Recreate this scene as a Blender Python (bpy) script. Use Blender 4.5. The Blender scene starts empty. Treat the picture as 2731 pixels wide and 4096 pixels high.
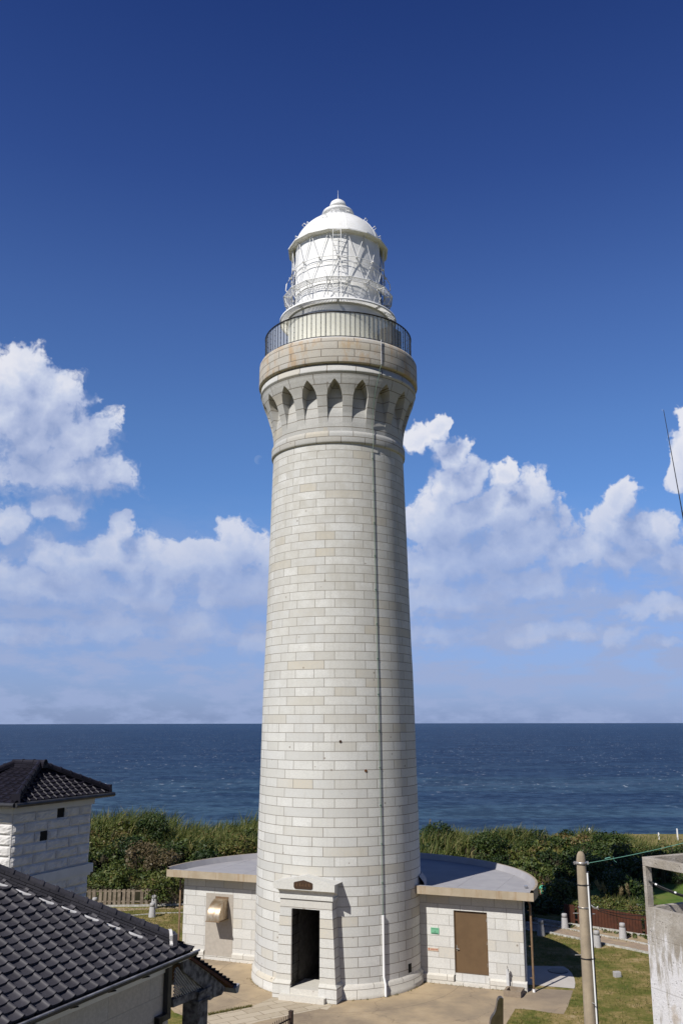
import bpy, math, random
import numpy as np
from mathutils import Vector, Matrix

random.seed(7)
RNG = np.random.default_rng(11)
scene = bpy.context.scene
COL = scene.collection
R = math.radians

# ------------------------------------------------------------------ camera numbers
F = 3650.0                      # focal length in pixels of a 2731 x 4096 picture
HC = 12.62                      # eye height above the yard
PITCH = math.atan(833 / F)
ROLL = R(0.1)
CAM = np.array([0.18, -50.5, HC])
_fw = np.array([0, math.cos(PITCH), math.sin(PITCH)])
_rt = np.array([1.0, 0, 0])
_up = np.cross(_rt, _fw)

def ray(px, py):
    u, v = px - 1365.5, 2048 - py
    c, s = math.cos(-ROLL), math.sin(-ROLL)
    u, v = c * u - s * v, s * u + c * v
    d = _fw * F + _rt * u + _up * v
    return d / np.linalg.norm(d)

def at(px, py, z=0.0):          # surveyed point on a level plane
    d = ray(px, py)
    return CAM + d * ((z - HC) / d[2])

def aty(px, py, y):
    d = ray(px, py)
    return CAM + d * ((y - CAM[1]) / d[1])

# ------------------------------------------------------------------ mesh builder
class MB:
    def __init__(s):
        s.v = []; s.f = []; s.uv = {}; s.sm = set()
    def add(s, vs, fs, uvs=None, smooth=False):
        b = len(s.v)
        s.v += [tuple(map(float, p)) for p in vs]
        for i, f in enumerate(fs):
            if smooth: s.sm.add(len(s.f))
            if uvs is not None: s.uv[len(s.f)] = uvs[i]
            s.f.append([b + k for k in f])
    def obox(s, o, ax, ay, az):
        o, ax, ay, az = map(np.array, (o, ax, ay, az))
        p = [o, o + ax, o + ax + ay, o + ay]
        p = p + [q + az for q in p]
        f = [(0, 3, 2, 1), (4, 5, 6, 7), (0, 1, 5, 4), (1, 2, 6, 5), (2, 3, 7, 6), (3, 0, 4, 7)]
        if np.dot(np.cross(ax, ay), az) < 0: f = [t[::-1] for t in f]
        s.add(p, f)
    def box(s, x0, x1, y0, y1, z0, z1):
        s.obox((x0, y0, z0), (x1 - x0, 0, 0), (0, y1 - y0, 0), (0, 0, z1 - z0))
    def fbox(s, fr, t0, t1, n0, n1, z0, z1):        # box in a (t, n, z) frame
        s.obox(fr(t0, n0, z0), fr(t1, n0, z0) - fr(t0, n0, z0), fr(t0, n1, z0) - fr(t0, n0, z0), (0, 0, z1 - z0))
    def prism(s, poly, vec, smooth=False):           # planar polygon pushed along vec
        poly = [np.array(p, float) for p in poly]; vec = np.array(vec, float); n = len(poly)
        nrm = sum((np.cross(poly[i] - poly[0], poly[(i + 1) % n] - poly[0]) for i in range(n)), np.zeros(3))
        if np.dot(nrm, vec) > 0: poly = poly[::-1]
        vs = poly + [p + vec for p in poly]
        fs = [tuple(range(n)), tuple(range(2 * n - 1, n - 1, -1))]
        fs += [(i, i + n, (i + 1) % n + n, (i + 1) % n) for i in range(n)]
        s.add(vs, fs)
    def tube(s, pts, r, n=8, cap=True, smooth=True, r1=None):
        pts = [np.array(p, float) for p in pts]; m = len(pts); vs = []; fs = []
        for i, p in enumerate(pts):
            d = pts[min(i + 1, m - 1)] - pts[max(i - 1, 0)]; d = d / (np.linalg.norm(d) + 1e-9)
            a = np.array([0, 0, 1.0]) if abs(d[2]) < .9 else np.array([1.0, 0, 0])
            x = np.cross(d, a); x /= np.linalg.norm(x); y = np.cross(d, x)
            rr = r if r1 is None else r + (r1 - r) * i / (m - 1)
            for k in range(n):
                t = 2 * math.pi * k / n
                vs.append(p + rr * (x * math.cos(t) + y * math.sin(t)))
        for i in range(m - 1):
            for k in range(n):
                fs.append((i * n + k, (i + 1) * n + k, (i + 1) * n + (k + 1) % n, i * n + (k + 1) % n))
        s.add(vs, fs, smooth=smooth)
        if cap:
            s.add(vs[:n], [tuple(range(n))]); s.add(vs[-n:], [tuple(range(n - 1, -1, -1))])
    def lathe(s, prof, n=96, a0=-math.pi, a1=math.pi, c=(0, 0), smooth=True, uvr=4.1, skip=None, vz=True):
        # prof: (r, z) from low to high, outward facing; azimuth 0 looks to -y, + to +x
        closed = abs((a1 - a0) - 2 * math.pi) < 1e-6
        m = n if closed else n + 1; vs = []; fs = []; uvs = []
        acc = [0]
        for i in range(1, len(prof)): acc.append(acc[-1] + math.hypot(prof[i][0] - prof[i-1][0], prof[i][1] - prof[i-1][1]))
        for (r, z) in prof:
            for k in range(m):
                a = a0 + (a1 - a0) * k / n
                vs.append((c[0] + r * math.sin(a), c[1] - r * math.cos(a), z))
        for i in range(len(prof) - 1):
            for k in range(n):
                am = a0 + (a1 - a0) * (k + .5) / n
                if skip and skip(am, .5 * (prof[i][1] + prof[i+1][1])): continue
                k2 = (k + 1) % m
                fs.append((i * m + k, i * m + k2, (i + 1) * m + k2, (i + 1) * m + k))
                ua, ub = (a0 + (a1 - a0) * k / n) * uvr, (a0 + (a1 - a0) * (k + 1) / n) * uvr
                va, vb = (prof[i][1], prof[i+1][1]) if vz else (acc[i], acc[i+1])
                uvs.append([(ua, va), (ub, va), (ub, vb), (ua, vb)])
        s.add(vs, fs, uvs, smooth)
    def build(s, name, mat, parent=None, origin=None, bevel=0, mats=None):
        org = np.zeros(3)
        if origin is not None: org = np.array(origin, float)
        elif parent is not None:
            p = parent
            while p.parent: p = p.parent
            org = np.array(p.location)
        me = bpy.data.meshes.new(name)
        vv = np.array(s.v) - org
        me.from_pydata(vv.tolist(), [], s.f)
        if s.uv:
            ul = me.uv_layers.new(name='UVMap').data
            for pi, uvs in s.uv.items():
                p = me.polygons[pi]
                for j, li in enumerate(p.loop_indices): ul[li].uv = uvs[j]
        for i in s.sm: me.polygons[i].use_smooth = True
        me.materials.append(mat)
        o = bpy.data.objects.new(name, me); COL.objects.link(o)
        if parent is not None: o.parent = parent
        else: o.location = org
        if bevel:
            b = o.modifiers.new('bevel', 'BEVEL'); b.width = bevel; b.segments = 2; b.limit_method = 'ANGLE'
        return o

def tag(o, label=None, cat=None, group=None, kind=None):
    if label: o['label'] = label
    if cat: o['category'] = cat
    if group: o['group'] = group
    if kind: o['kind'] = kind
    return o

def thing(name, label, cat, loc, group=None):
    o = bpy.data.objects.new(name, None); COL.objects.link(o)
    o.location = tuple(map(float, loc)); o.empty_display_size = .3
    return tag(o, label, cat, group)

def copy_tree(o, parent=None):
    c = o.copy(); COL.objects.link(c); c.parent = parent
    for ch in [x for x in COL.objects if x.parent == o]: copy_tree(ch, c)
    return c

# ------------------------------------------------------------------ materials
def newmat(name):
    m = bpy.data.materials.new(name); m.use_nodes = True
    nt = m.node_tree; nt.nodes.clear()
    return m, nt
class NT:
    def __init__(s, nt): s.nt = nt
    def n(s, typ, ins=None, **kw):
        x = s.nt.nodes.new(typ)
        for k, v in kw.items(): setattr(x, k, v)
        for k, v in (ins or {}).items():
            if isinstance(v, bpy.types.NodeSocket): s.nt.links.new(v, x.inputs[k])
            else: x.inputs[k].default_value = v
        return x
    def math(s, op, a, b=None, c=None, clamp=False):
        d = {0: a}
        if b is not None: d[1] = b
        if c is not None: d[2] = c
        return s.n('ShaderNodeMath', d, operation=op, use_clamp=clamp).outputs[0]
    def mix(s, f, a, b, blend='MIX'):
        x = s.n('ShaderNodeMix', data_type='RGBA', blend_type=blend)
        for k, v in ((0, f), (6, a), (7, b)):
            if isinstance(v, bpy.types.NodeSocket): s.nt.links.new(v, x.inputs[k])
            else: x.inputs[k].default_value = v if k == 0 else (*v, 1) if len(v) == 3 else v
        return x.outputs[2]
    def ramp(s, f, stops, interp='LINEAR'):
        x = s.n('ShaderNodeValToRGB', {0: f}); x.color_ramp.interpolation = interp
        e = x.color_ramp.elements
        while len(e) > 1: e.remove(e[-1])
        e[0].position = stops[0][0]; e[0].color = (*stops[0][1], 1) if len(stops[0][1]) == 3 else stops[0][1]
        for p, c in stops[1:]:
            q = e.new(p); q.color = (*c, 1)
        return x.outputs[0]
    def step(s, v, lo, hi, a=0.0, b=1.0):
        return s.n('ShaderNodeMapRange', {0: v, 1: lo, 2: hi, 3: a, 4: b}, interpolation_type='SMOOTHSTEP').outputs[0]
    def noise(s, vec, scale, detail=4, rough=.55, dim='3D'):
        return s.n('ShaderNodeTexNoise', {'Vector': vec, 'Scale': scale, 'Detail': detail, 'Roughness': rough}, noise_dimensions=dim).outputs[0]
    def bsdf(s, col, rough=.7, bump=None, strength=.3, dist=.02, metallic=0, spec=.3, **kw):
        p = s.n('ShaderNodeBsdfPrincipled')
        for k, v in (('Base Color', col), ('Roughness', rough), ('Metallic', metallic), ('Specular IOR Level', spec), *kw.items()):
            if isinstance(v, bpy.types.NodeSocket): s.nt.links.new(v, p.inputs[k])
            else: p.inputs[k].default_value = (*v, 1) if isinstance(v, tuple) and len(v) == 3 else v
        if bump is not None:
            b = s.n('ShaderNodeBump', {'Height': bump, 'Strength': strength, 'Distance': dist})
            s.nt.links.new(b.outputs[0], p.inputs['Normal'])
        o = s.n('ShaderNodeOutputMaterial', {0: p.outputs[0]})
        return p

def plain(name, c1, c2=None, scale=3, rough=.6, bump=0, bscale=30, metallic=0, spec=.3, detail=5, streak=None):
    """two-tone noisy surface; streak = (colour, amount) adds run-off stains stretched along z"""
    m, nt = newmat(name); g = NT(nt)
    co = g.n('ShaderNodeTexCoord').outputs['Object']
    col = (*c1, 1)
    if c2: col = g.mix(g.step(g.noise(co, scale, detail), .35, .65), c1, c2)
    if streak:
        mp = g.n('ShaderNodeMapping', {0: co, 3: (2.6, 2.6, .22)}).outputs[0]
        col = g.mix(g.math('MULTIPLY', g.step(g.noise(mp, 1.6, 6, .65), .48, .72), streak[1]), col, streak[0])
    b = g.noise(co, bscale, 4) if bump else None
    g.bsdf(col, rough, b, bump or .1, .02, metallic, spec)
    return m

def granite(name, bw=1.0733, rh=.445, mortar=.017, squash=2.0, c1=(.71, .705, .675), c2=(.545, .535, .495), off=0.0, rust=0.0, lines=.88, grey=.0, weather=False, joint=(.19, .165, .135)):
    m, nt = newmat(name); g = NT(nt)
    tc = g.n('ShaderNodeTexCoord'); co = tc.outputs['Object']
    v = tc.outputs['UV']
    wob = g.n('ShaderNodeTexNoise', {'Vector': co, 'Scale': 3.0, 'Detail': 2.0})
    v = g.n('ShaderNodeVectorMath', {0: v, 1: (off + 200 * bw, 100 * rh, 0)}, operation='ADD').outputs[0]
    wv = g.n('ShaderNodeVectorMath', {0: g.n('ShaderNodeVectorMath', {0: wob.outputs['Color'], 1: (.5, .5, .5)}, operation='SUBTRACT').outputs[0], 1: (.03, .02, 0)}, operation='MULTIPLY').outputs[0]
    v = g.n('ShaderNodeVectorMath', {0: v, 1: wv}, operation='ADD').outputs[0]
    br = g.n('ShaderNodeTexBrick', {'Vector': v, 'Color1': (0, 0, 0, 1), 'Color2': (1, 1, 1, 1), 'Mortar': (.5, .5, .5, 1), 'Scale': 1.0, 'Mortar Size': mortar, 'Mortar Smooth': .3, 'Bias': 0.0, 'Brick Width': bw, 'Row Height': rh},
             offset=.25 if squash > 1 else .5, offset_frequency=2, squash=squash, squash_frequency=2)
    tone = br.outputs['Color']; fac = br.outputs['Fac']
    col = g.mix(tone, c1, c2)
    # odd ochre blocks
    col = g.mix(g.math('MULTIPLY', g.step(tone, .84, .97), .50), col, (.56, .48, .345))
    tone2 = g.n('ShaderNodeTexWhiteNoise', {'Vector': tone}, noise_dimensions='3D').outputs[0]
    col = g.mix(g.math('MULTIPLY', g.step(tone2, .55, .95), .45), col, (.50, .505, .50))
    # weather: broad patches, downward streaks, fine grain
    col = g.mix(g.math('MULTIPLY', g.step(g.noise(co, .6, 6, .65), .42, .66), .50), col, tuple(c * .80 for c in c1))
    mp = g.n('ShaderNodeMapping', {0: co, 3: (3.2, 3.2, .35)}).outputs[0]
    col = g.mix(g.math('MULTIPLY', g.step(g.noise(mp, 1.5, 6, .65), .50, .75), .30), col, (.36, .335, .29))
    gr = g.noise(co, 16, 4, .8)
    col = g.mix(g.math('MULTIPLY', g.step(gr, .38, .62), .50), col, tuple(c * .68 for c in c1))
    vo = g.n('ShaderNodeTexVoronoi', {'Vector': co, 'Scale': 1.15, 'Randomness': 1.0}, feature='F1').outputs[0]
    col = g.mix(g.math('MULTIPLY', g.step(vo, .075, .04), .60), col, (.13, .09, .06))
    if rust:
        mr = g.n('ShaderNodeMapping', {0: co, 3: (1.3, 1.3, .55)}).outputs[0]
        col = g.mix(g.math('MULTIPLY', g.step(g.noise(mr, 1.1, 7, .7), .45, .64), rust), col, (.42, .23, .07))
    if grey: col = g.mix(grey, col, (.34, .33, .30))
    col = g.mix(g.math('MULTIPLY', fac, lines), col, joint)
    if weather:
        zz = g.n('ShaderNodeSeparateXYZ', {0: co}).outputs[2]
        col = g.mix(g.math('MULTIPLY', g.step(zz, 6, 26, .05, .55), g.step(g.noise(co, .9, 7, .7), .30, .66)), col, (.40, .375, .32))
    h = g.math('SUBTRACT', g.math('MULTIPLY', g.noise(co, 14, 5, .7), .5), g.math('MULTIPLY', fac, .8))
    g.bsdf(col, .88, h, .45, .03, 0, .2)
    return m

M = {}
M['stone'] = granite('shaft_granite', off=.18, weather=True)
M['corbel'] = granite('corbel_granite', bw=1.4335, rh=.56, squash=1.0, mortar=.024, off=.54, c1=(.53, .52, .49), c2=(.44, .43, .40))
M['cornice'] = granite('cornice_granite', bw=1.61, rh=.44, squash=1.0, mortar=.026, c1=(.54, .505, .445), c2=(.45, .42, .36), rust=.5)
M['portal'] = granite('portal_granite', bw=30, rh=.42, squash=1.0, mortar=.018, c1=(.66, .65, .615), c2=(.57, .56, .52))
M['annexstone'] = granite('annex_granite', bw=1.15, rh=.50, squash=1.0, mortar=.018, c1=(.66, .65, .62), c2=(.56, .545, .51), lines=.6, joint=(.26, .24, .21))
M['plinth'] = granite('plinth_granite', bw=1.6, rh=.42, squash=1.0, mortar=.014, c1=(.66, .63, .575), c2=(.57, .545, .48))
M['white'] = plain('white_paint', (.82, .82, .82), (.76, .76, .75), 1.5, .45, .05, 20, streak=((.62, .52, .38), .12))
M['dark_glass'] = plain('lantern_glass', (.012, .016, .022), None, rough=.06, spec=.6)
M['black_metal'] = plain('black_iron', (.018, .018, .02), (.035, .03, .028), 8, .5)
M['bronze'] = plain('bronze_plate', (.05, .032, .022), (.09, .05, .03), 30, .5, metallic=.3)
M['bronze_hi'] = plain('bronze_letters', (.16, .09, .05), None, rough=.5)
M['fascia'] = plain('painted_fascia', (.40, .335, .25), (.34, .28, .20), 1.5, .6, streak=((.24, .13, .05), .55))
M['membrane'] = plain('roof_membrane', (.36, .35, .36), (.32, .31, .325), .9, .75, .1, 4)
M['door_brown'] = plain('brown_steel', (.135, .085, .045), (.12, .075, .04), 2, .5)
M['steel'] = plain('bright_steel', (.6, .6, .6), None, rough=.25, metallic=1)
M['hood'] = plain('brushed_hood', (.52, .44, .33), (.42, .32, .21), 5, .36, metallic=.75, streak=((.25, .12, .05), .5))
M['green_sign'] = plain('green_plate', (.17, .42, .26), (.15, .38, .24), 3, .45)
M['sign_ink'] = plain('sign_ink', (.03, .09, .06), None)
M['tan_sign'] = plain('tan_plate', (.55, .42, .32), (.48, .36, .27), 8, .6)
M['brown_pipe'] = plain('brown_pipe', (.20, .135, .08), (.16, .10, .06), 6, .5)
M['white_pipe'] = plain('white_pipe', (.80, .80, .80), None, rough=.4)
M['green_cable'] = plain('verdigris_cable', (.09, .15, .12), (.19, .24, .20), 1.2, .6)
M['patch'] = plain('rendered_patch', (.40, .36, .31), (.36, .325, .28), 6, .9, .2, 40)
M['black_hole'] = plain('dark_recess', (.01, .01, .01), None, rough=.9)
M['interior'] = plain('dim_interior', (.09, .085, .08), (.06, .055, .05), 4, .9)
M['pale_door'] = plain('pale_door', (.52, .50, .46), (.46, .44, .40), 3, .5)

def tile_mat(name, c1, c2, rough, spec=.5):
    m, nt = newmat(name); g = NT(nt)
    co = g.n('ShaderNodeTexCoord').outputs['Object']
    isl = g.n('ShaderNodeNewGeometry').outputs['Random Per Island']
    col = g.mix(g.math('ADD', g.math('MULTIPLY', g.noise(co, 2.0, 4), .5), g.math('MULTIPLY', isl, .55)), tuple(c * .75 for c in c1), tuple(c * 1.2 for c in c2))
    col = g.mix(g.math('MULTIPLY', g.step(g.noise(co, 5, 6, .7), .60, .72), .35), col, tuple(c * 2.6 for c in c1))
    col = g.mix(g.math('MULTIPLY', g.step(g.noise(co, 22, 4), .5, .8), .5), col, tuple(c * 2.0 for c in c1))
    g.bsdf(col, g.math('MULTIPLY_ADD', g.noise(co, 6, 3), .25, rough - .12), g.noise(co, 40, 3), .06, .01, 0, spec)
    return m
M['tile'] = tile_mat('kawara_tile', (.040, .038, .047), (.058, .055, .064), .55, .25)
M['tile_gloss'] = tile_mat('glazed_tile', (.013, .012, .018), (.020, .018, .026), .46, .16)
M['plaster'] = plain('white_plaster', (.78, .76, .75), (.62, .60, .58), 5, .7)
M['gutter'] = plain('dark_gutter', (.022, .022, .026), (.04, .04, .045), 3, .4)
M['gutter_rim'] = plain('gutter_rim', (.30, .30, .33), (.14, .14, .16), 4, .35)
M['house_wall'] = granite('house_stone', bw=1.15, rh=.36, squash=1.0, mortar=.012, c1=(.52, .475, .425), c2=(.48, .44, .395), lines=.45, joint=(.30, .29, .27))
M['rockface'] = plain('rock_faced_stone', (.66, .635, .61), (.56, .54, .52), 4, .9, .35, 22)
M['smooth_stone'] = plain('dressed_stone', (.64, .63, .62), (.58, .57, .56), 2, .85, .1, 25)
M['old_paint'] = plain('peeling_paint', (.045, .042, .045), (.20, .195, .195), 7, .8, .3, 25, detail=8)
M['lattice'] = plain('grey_lattice', (.40, .40, .41), (.28, .28, .29), 8, .7)
M['grey_wood'] = plain('weathered_wood', (.17, .135, .10), (.27, .22, .165), 4, .9, .3, 20, streak=((.10, .08, .06), .5))
M['red_wood'] = plain('redbrown_wood', (.080, .026, .013), (.055, .020, .011), 4, .75, .2, 18, streak=((.05, .022, .015), .4))
M['granite_post'] = plain('pale_granite', (.43, .415, .41), (.34, .33, .325), 30, .85, .2, 50)
M['pole'] = plain('pole_concrete', (.37, .30, .215), (.29, .235, .17), 3, .85, .25, 40, streak=((.19, .15, .105), .55))
M['galv'] = plain('galvanised', (.5, .5, .5), (.38, .34, .3), 10, .4, metallic=.6, streak=((.25, .12, .06), .5))
M['tap'] = plain('white_metal', (.7, .7, .7), (.6, .6, .6), 6, .4)
M['basin'] = plain('basin_concrete', (.27, .215, .16), (.22, .175, .13), 7, .9, .2, 40)
M['panel_face'] = plain('bronze_face', (.10, .085, .05), (.07, .06, .035), 3, .35, metallic=.6)
M['panel_edge'] = plain('polished_edge', (.30, .31, .36), (.22, .22, .27), 6, .25, metallic=.9)
M['iron_red'] = plain('dark_iron_fence', (.03, .022, .02), (.06, .035, .025), 10, .6)
M['kerb'] = plain('kerb_stone', (.50, .49, .46), (.36, .34, .30), 6, .9, .2, 30)
M['wire_green'] = plain('green_wire', (.11, .27, .21), None, rough=.5)
M['wire_black'] = plain('black_wire', (.015, .015, .015), None, rough=.5)

def concrete_mat():
    m, nt = newmat('weathered_concrete'); g = NT(nt)
    co = g.n('ShaderNodeTexCoord').outputs['Object']
    base = g.mix(g.step(g.noise(co, 2.2, 7, .65), .35, .68), (.34, .30, .25), (.47, .43, .38))
    mp = g.n('ShaderNodeMapping', {0: co, 3: (5, 5, .9)}).outputs[0]
    n1 = g.noise(mp, 1.5, 9, .75)
    sep = g.n('ShaderNodeSeparateXYZ', {0: co}).outputs[2]
    n1 = g.math('ADD', n1, g.step(sep, 9.3, 7.4, -.13, .12))
    base = g.mix(g.math('MULTIPLY', g.step(n1, .44, .60), .88), base, (.76, .74, .75))
    base = g.mix(g.math('MULTIPLY', g.step(g.noise(mp, 3.1, 6, .7), .60, .75), .6), base, (.17, .14, .105))
    base = g.mix(g.math('MULTIPLY', g.step(g.noise(co, 1.4, 5), .62, .72), .5), base, (.36, .25, .13))
    fm = g.math('ABSOLUTE', g.math('SUBTRACT', g.math('FRACT', g.math('MULTIPLY', sep, 1.11)), .5))
    base = g.mix(g.math('MULTIPLY', g.step(fm, .012, .004), .35), base, (.16, .135, .11))
    pit = g.step(g.n('ShaderNodeTexVoronoi', {'Vector': co, 'Scale': 9.0}, feature='F1').outputs[0], .16, .08)
    base = g.mix(g.math('MULTIPLY', pit, .5), base, (.14, .115, .09))
    g.bsdf(base, .95, g.math('SUBTRACT', g.noise(co, 18, 8, .75), g.math('MULTIPLY', pit, .5)), .65, .05, 0, .15)
    return m
M['concrete'] = concrete_mat()

def grass_mat():
    m, nt = newmat('lawn_grass'); g = NT(nt)
    co = g.n('ShaderNodeTexCoord').outputs['Object']
    a = g.noise(co, .55, 6, .7); b = g.noise(co, 3.5, 6, .75)
    s = g.math('ADD', g.math('MULTIPLY', a, .65), g.math('MULTIPLY', b, .35))
    col = g.ramp(s, [(.36, (.075, .110, .020)), (.45, (.150, .155, .036)), (.51, (.24, .20, .065)), (.57, (.36, .265, .115)), (.66, (.52, .40, .24))])
    col = g.mix(g.math('MULTIPLY', g.step(g.noise(co, 22, 4, .8), .42, .62), .35), col, (.042, .055, .014))
    g.bsdf(col, .95, g.noise(co, 16, 6, .8), .9, .06, 0, .1)
    return m
M['lawn'] = grass_mat()
def mead_mat():
    m, nt = newmat('meadow_grass'); g = NT(nt)
    co = g.n('ShaderNodeTexCoord').outputs['Object']
    col = g.ramp(g.noise(co, .5, 6, .7), [(.35, (.075, .135, .024)), (.5, (.110, .165, .032)), (.65, (.16, .18, .048))])
    sp = g.n('ShaderNodeSeparateXYZ', {0: co}).outputs[1]
    col = g.mix(g.step(sp, 36, 47), col, (.22, .18, .075))
    g.bsdf(col, .95, g.noise(co, 7, 6, .8), .9, .08, 0, .1)
    return m
M['meadow'] = mead_mat()
def pave_mat():
    m, nt = newmat('worn_pavement'); g = NT(nt)
    co = g.n('ShaderNodeTexCoord').outputs['Object']
    s = g.noise(co, .33, 7, .65)
    col = g.ramp(s, [(.36, (.235, .185, .135)), (.47, (.315, .25, .175)), (.56, (.40, .31, .205)), (.68, (.46, .37, .26))])
    ln = g.n('ShaderNodeVectorMath', {0: co}, operation='LENGTH').outputs['Value']
    col = g.mix(g.math('MULTIPLY', g.step(ln, 6.3, 4.6), .45), col, (.47, .355, .215))
    col = g.mix(g.math('MULTIPLY', g.step(g.noise(co, 40, 3, .8), .5, .7), .35), col, (.20, .165, .125))
    col = g.mix(g.math('MULTIPLY', g.step(g.noise(co, 2.1, 6, .7), .58, .72), .35), col, (.23, .18, .13))
    wn_ = g.n('ShaderNodeVectorMath', {0: g.n('ShaderNodeTexNoise', {'Vector': co, 'Scale': 1.1, 'Detail': 5.0}).outputs['Color'], 1: (1.6, 1.6, 0), 2: co}, operation='MULTIPLY_ADD').outputs[0]
    ck = g.n('ShaderNodeTexVoronoi', {'Vector': wn_, 'Scale': .22}, feature='DISTANCE_TO_EDGE').outputs[0]
    col = g.mix(g.math('MULTIPLY', g.step(ck, .007, .003), .32), col, (.11, .085, .06))
    sp_ = g.n('ShaderNodeSeparateXYZ', {0: co})
    col = g.mix(g.step(sp_.outputs[0], 2.5, 9.5, 0, .38), col, (.235, .19, .15))
    jr = g.math('ABSOLUTE', g.math('SUBTRACT', ln, 6.2))
    col = g.mix(g.math('MULTIPLY', g.step(jr, .035, .012), .5), col, (.17, .13, .09))
    g.bsdf(col, .92, g.noise(co, 30, 5, .75), .3, .02, 0, .15)
    return m
M['pave'] = pave_mat()
def slabpath_mat():
    m, nt = newmat('flagstones'); g = NT(nt)
    co = g.n('ShaderNodeTexCoord').outputs['Object']
    mp = g.n('ShaderNodeMapping', {0: co, 2: (0, 0, R(-33))}).outputs[0]
    br = g.n('ShaderNodeTexBrick', {'Vector': mp, 'Color1': (.50, .43, .33, 1), 'Color2': (.40, .335, .245, 1), 'Mortar': (.16, .12, .075, 1), 'Scale': 1.0, 'Mortar Size': .014, 'Brick Width': 1.25, 'Row Height': .52}, offset=.42)
    col = g.mix(g.math('MULTIPLY', g.step(g.noise(co, 5, 6, .7), .45, .7), .4), br.outputs[0], (.52, .46, .37))
    g.bsdf(col, .9, g.math('SUBTRACT', g.noise(co, 25, 4), br.outputs[1]), .4, .03, 0, .15)
    return m
M['flag'] = slabpath_mat()
def brick_mat():
    m, nt = newmat('brick_paving'); g = NT(nt)
    co = g.n('ShaderNodeTexCoord').outputs['Object']
    mp = g.n('ShaderNodeMapping', {0: co, 2: (0, 0, R(45))}).outputs[0]
    br = g.n('ShaderNodeTexBrick', {'Vector': mp, 'Color1': (.34, .25, .185, 1), 'Color2': (.26, .20, .155, 1), 'Mortar': (.36, .29, .20, 1), 'Scale': 1.0, 'Mortar Size': .012, 'Brick Width': .36, 'Row Height': .18})
    col = g.mix(g.step(g.noise(co, 1.6, 6, .7), .46, .64), br.outputs[0], (.40, .31, .195))
    g.bsdf(col, .92, g.noise(co, 25, 4), .3, .02, 0, .15)
    return m
M['brickpath'] = brick_mat()
M['sand'] = plain('sandy_strip', (.40, .31, .20), (.30, .23, .14), 2.5, .95, .5, 12)
M['slabconc'] = plain('pale_slab', (.52, .48, .44), (.47, .43, .39), 1.2, .85, .1, 30)
M['asphalt'] = plain('asphalt_path', (.16, .165, .18), (.13, .135, .15), 2, .7, .2, 40)
M['manhole'] = plain('manhole_iron', (.07, .07, .075), (.05, .05, .055), 30, .5, metallic=.3)
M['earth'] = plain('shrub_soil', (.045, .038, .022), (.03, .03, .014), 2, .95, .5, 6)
M['sea'] = None

# ------------------------------------------------------------------ world
SUN_EL, SUN_AZ = R(43.5), R(39.5)       # light travels towards +y turned 41 deg to +x
sun_dir = np.array([math.sin(SUN_AZ) * math.cos(SUN_EL), math.cos(SUN_AZ) * math.cos(SUN_EL), -math.sin(SUN_EL)])

def azel(dx, dy):                    # a direction in the photograph (1568 wide copy) as azimuth, elevation / 10 degrees
    d = ray(dx * 1.7417, dy * 1.7417)
    return math.degrees(math.atan2(d[0], d[1])) / 10, math.degrees(math.asin(d[2])) / 10

BLOBS = [  # x, y, rx, ry
 (58, 840, 70, 60), (25, 890, 110, 84), (105, 930, 105, 88), (60, 1010, 130, 92), (180, 1010, 105, 88), (140, 1085, 180, 80), (225, 1090, 95, 60), (20, 940, 90, 100), (120, 1165, 70, 50), (15, 1195, 76, 52), 
 (120, 1280, 115, 62), (230, 1275, 100, 62), (283, 1215, 50, 40), (300, 1290, 90, 80), (170, 1350, 160, 80), (50, 1345, 130, 70), (345, 1360, 140, 76), (400, 1295, 70, 66), (480, 1298, 90, 76), (556, 1266, 84, 66), (530, 1350, 150, 92), (620, 1310, 70, 80), (230, 1440, 200, 56), (430, 1440, 190, 66), (585, 1475, 80, 50), (20, 1450, 150, 46),
 (958, 1012, 52, 42), (992, 978, 36, 28), (1035, 1048, 54, 48), (1055, 1108, 74, 66), (1000, 1212, 90, 76), (1080, 1188, 108, 94), (1155, 1172, 108, 84), (1225, 1135, 62, 60), (1240, 1205, 86, 74), (1170, 1262, 160, 96), (1030, 1290, 140, 92), (1275, 1268, 76, 70), (1200, 1345, 190, 60), (1030, 1375, 170, 60), (1355, 1268, 84, 58), (1405, 1212, 70, 66), (1420, 1148, 48, 42), (1458, 1196, 54, 46), (1460, 1285, 116, 56), (1518, 1235, 70, 66), (1570, 1290, 80, 52), (1572, 1045, 46, 84), (1572, 965, 30, 44), (1430, 1448, 66, 34), (1490, 1395, 110, 34), (1260, 1450, 150, 44), (1050, 1450, 170, 52), (1525, 1474, 80, 22), (1155, 1087, 30, 24)]

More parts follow.
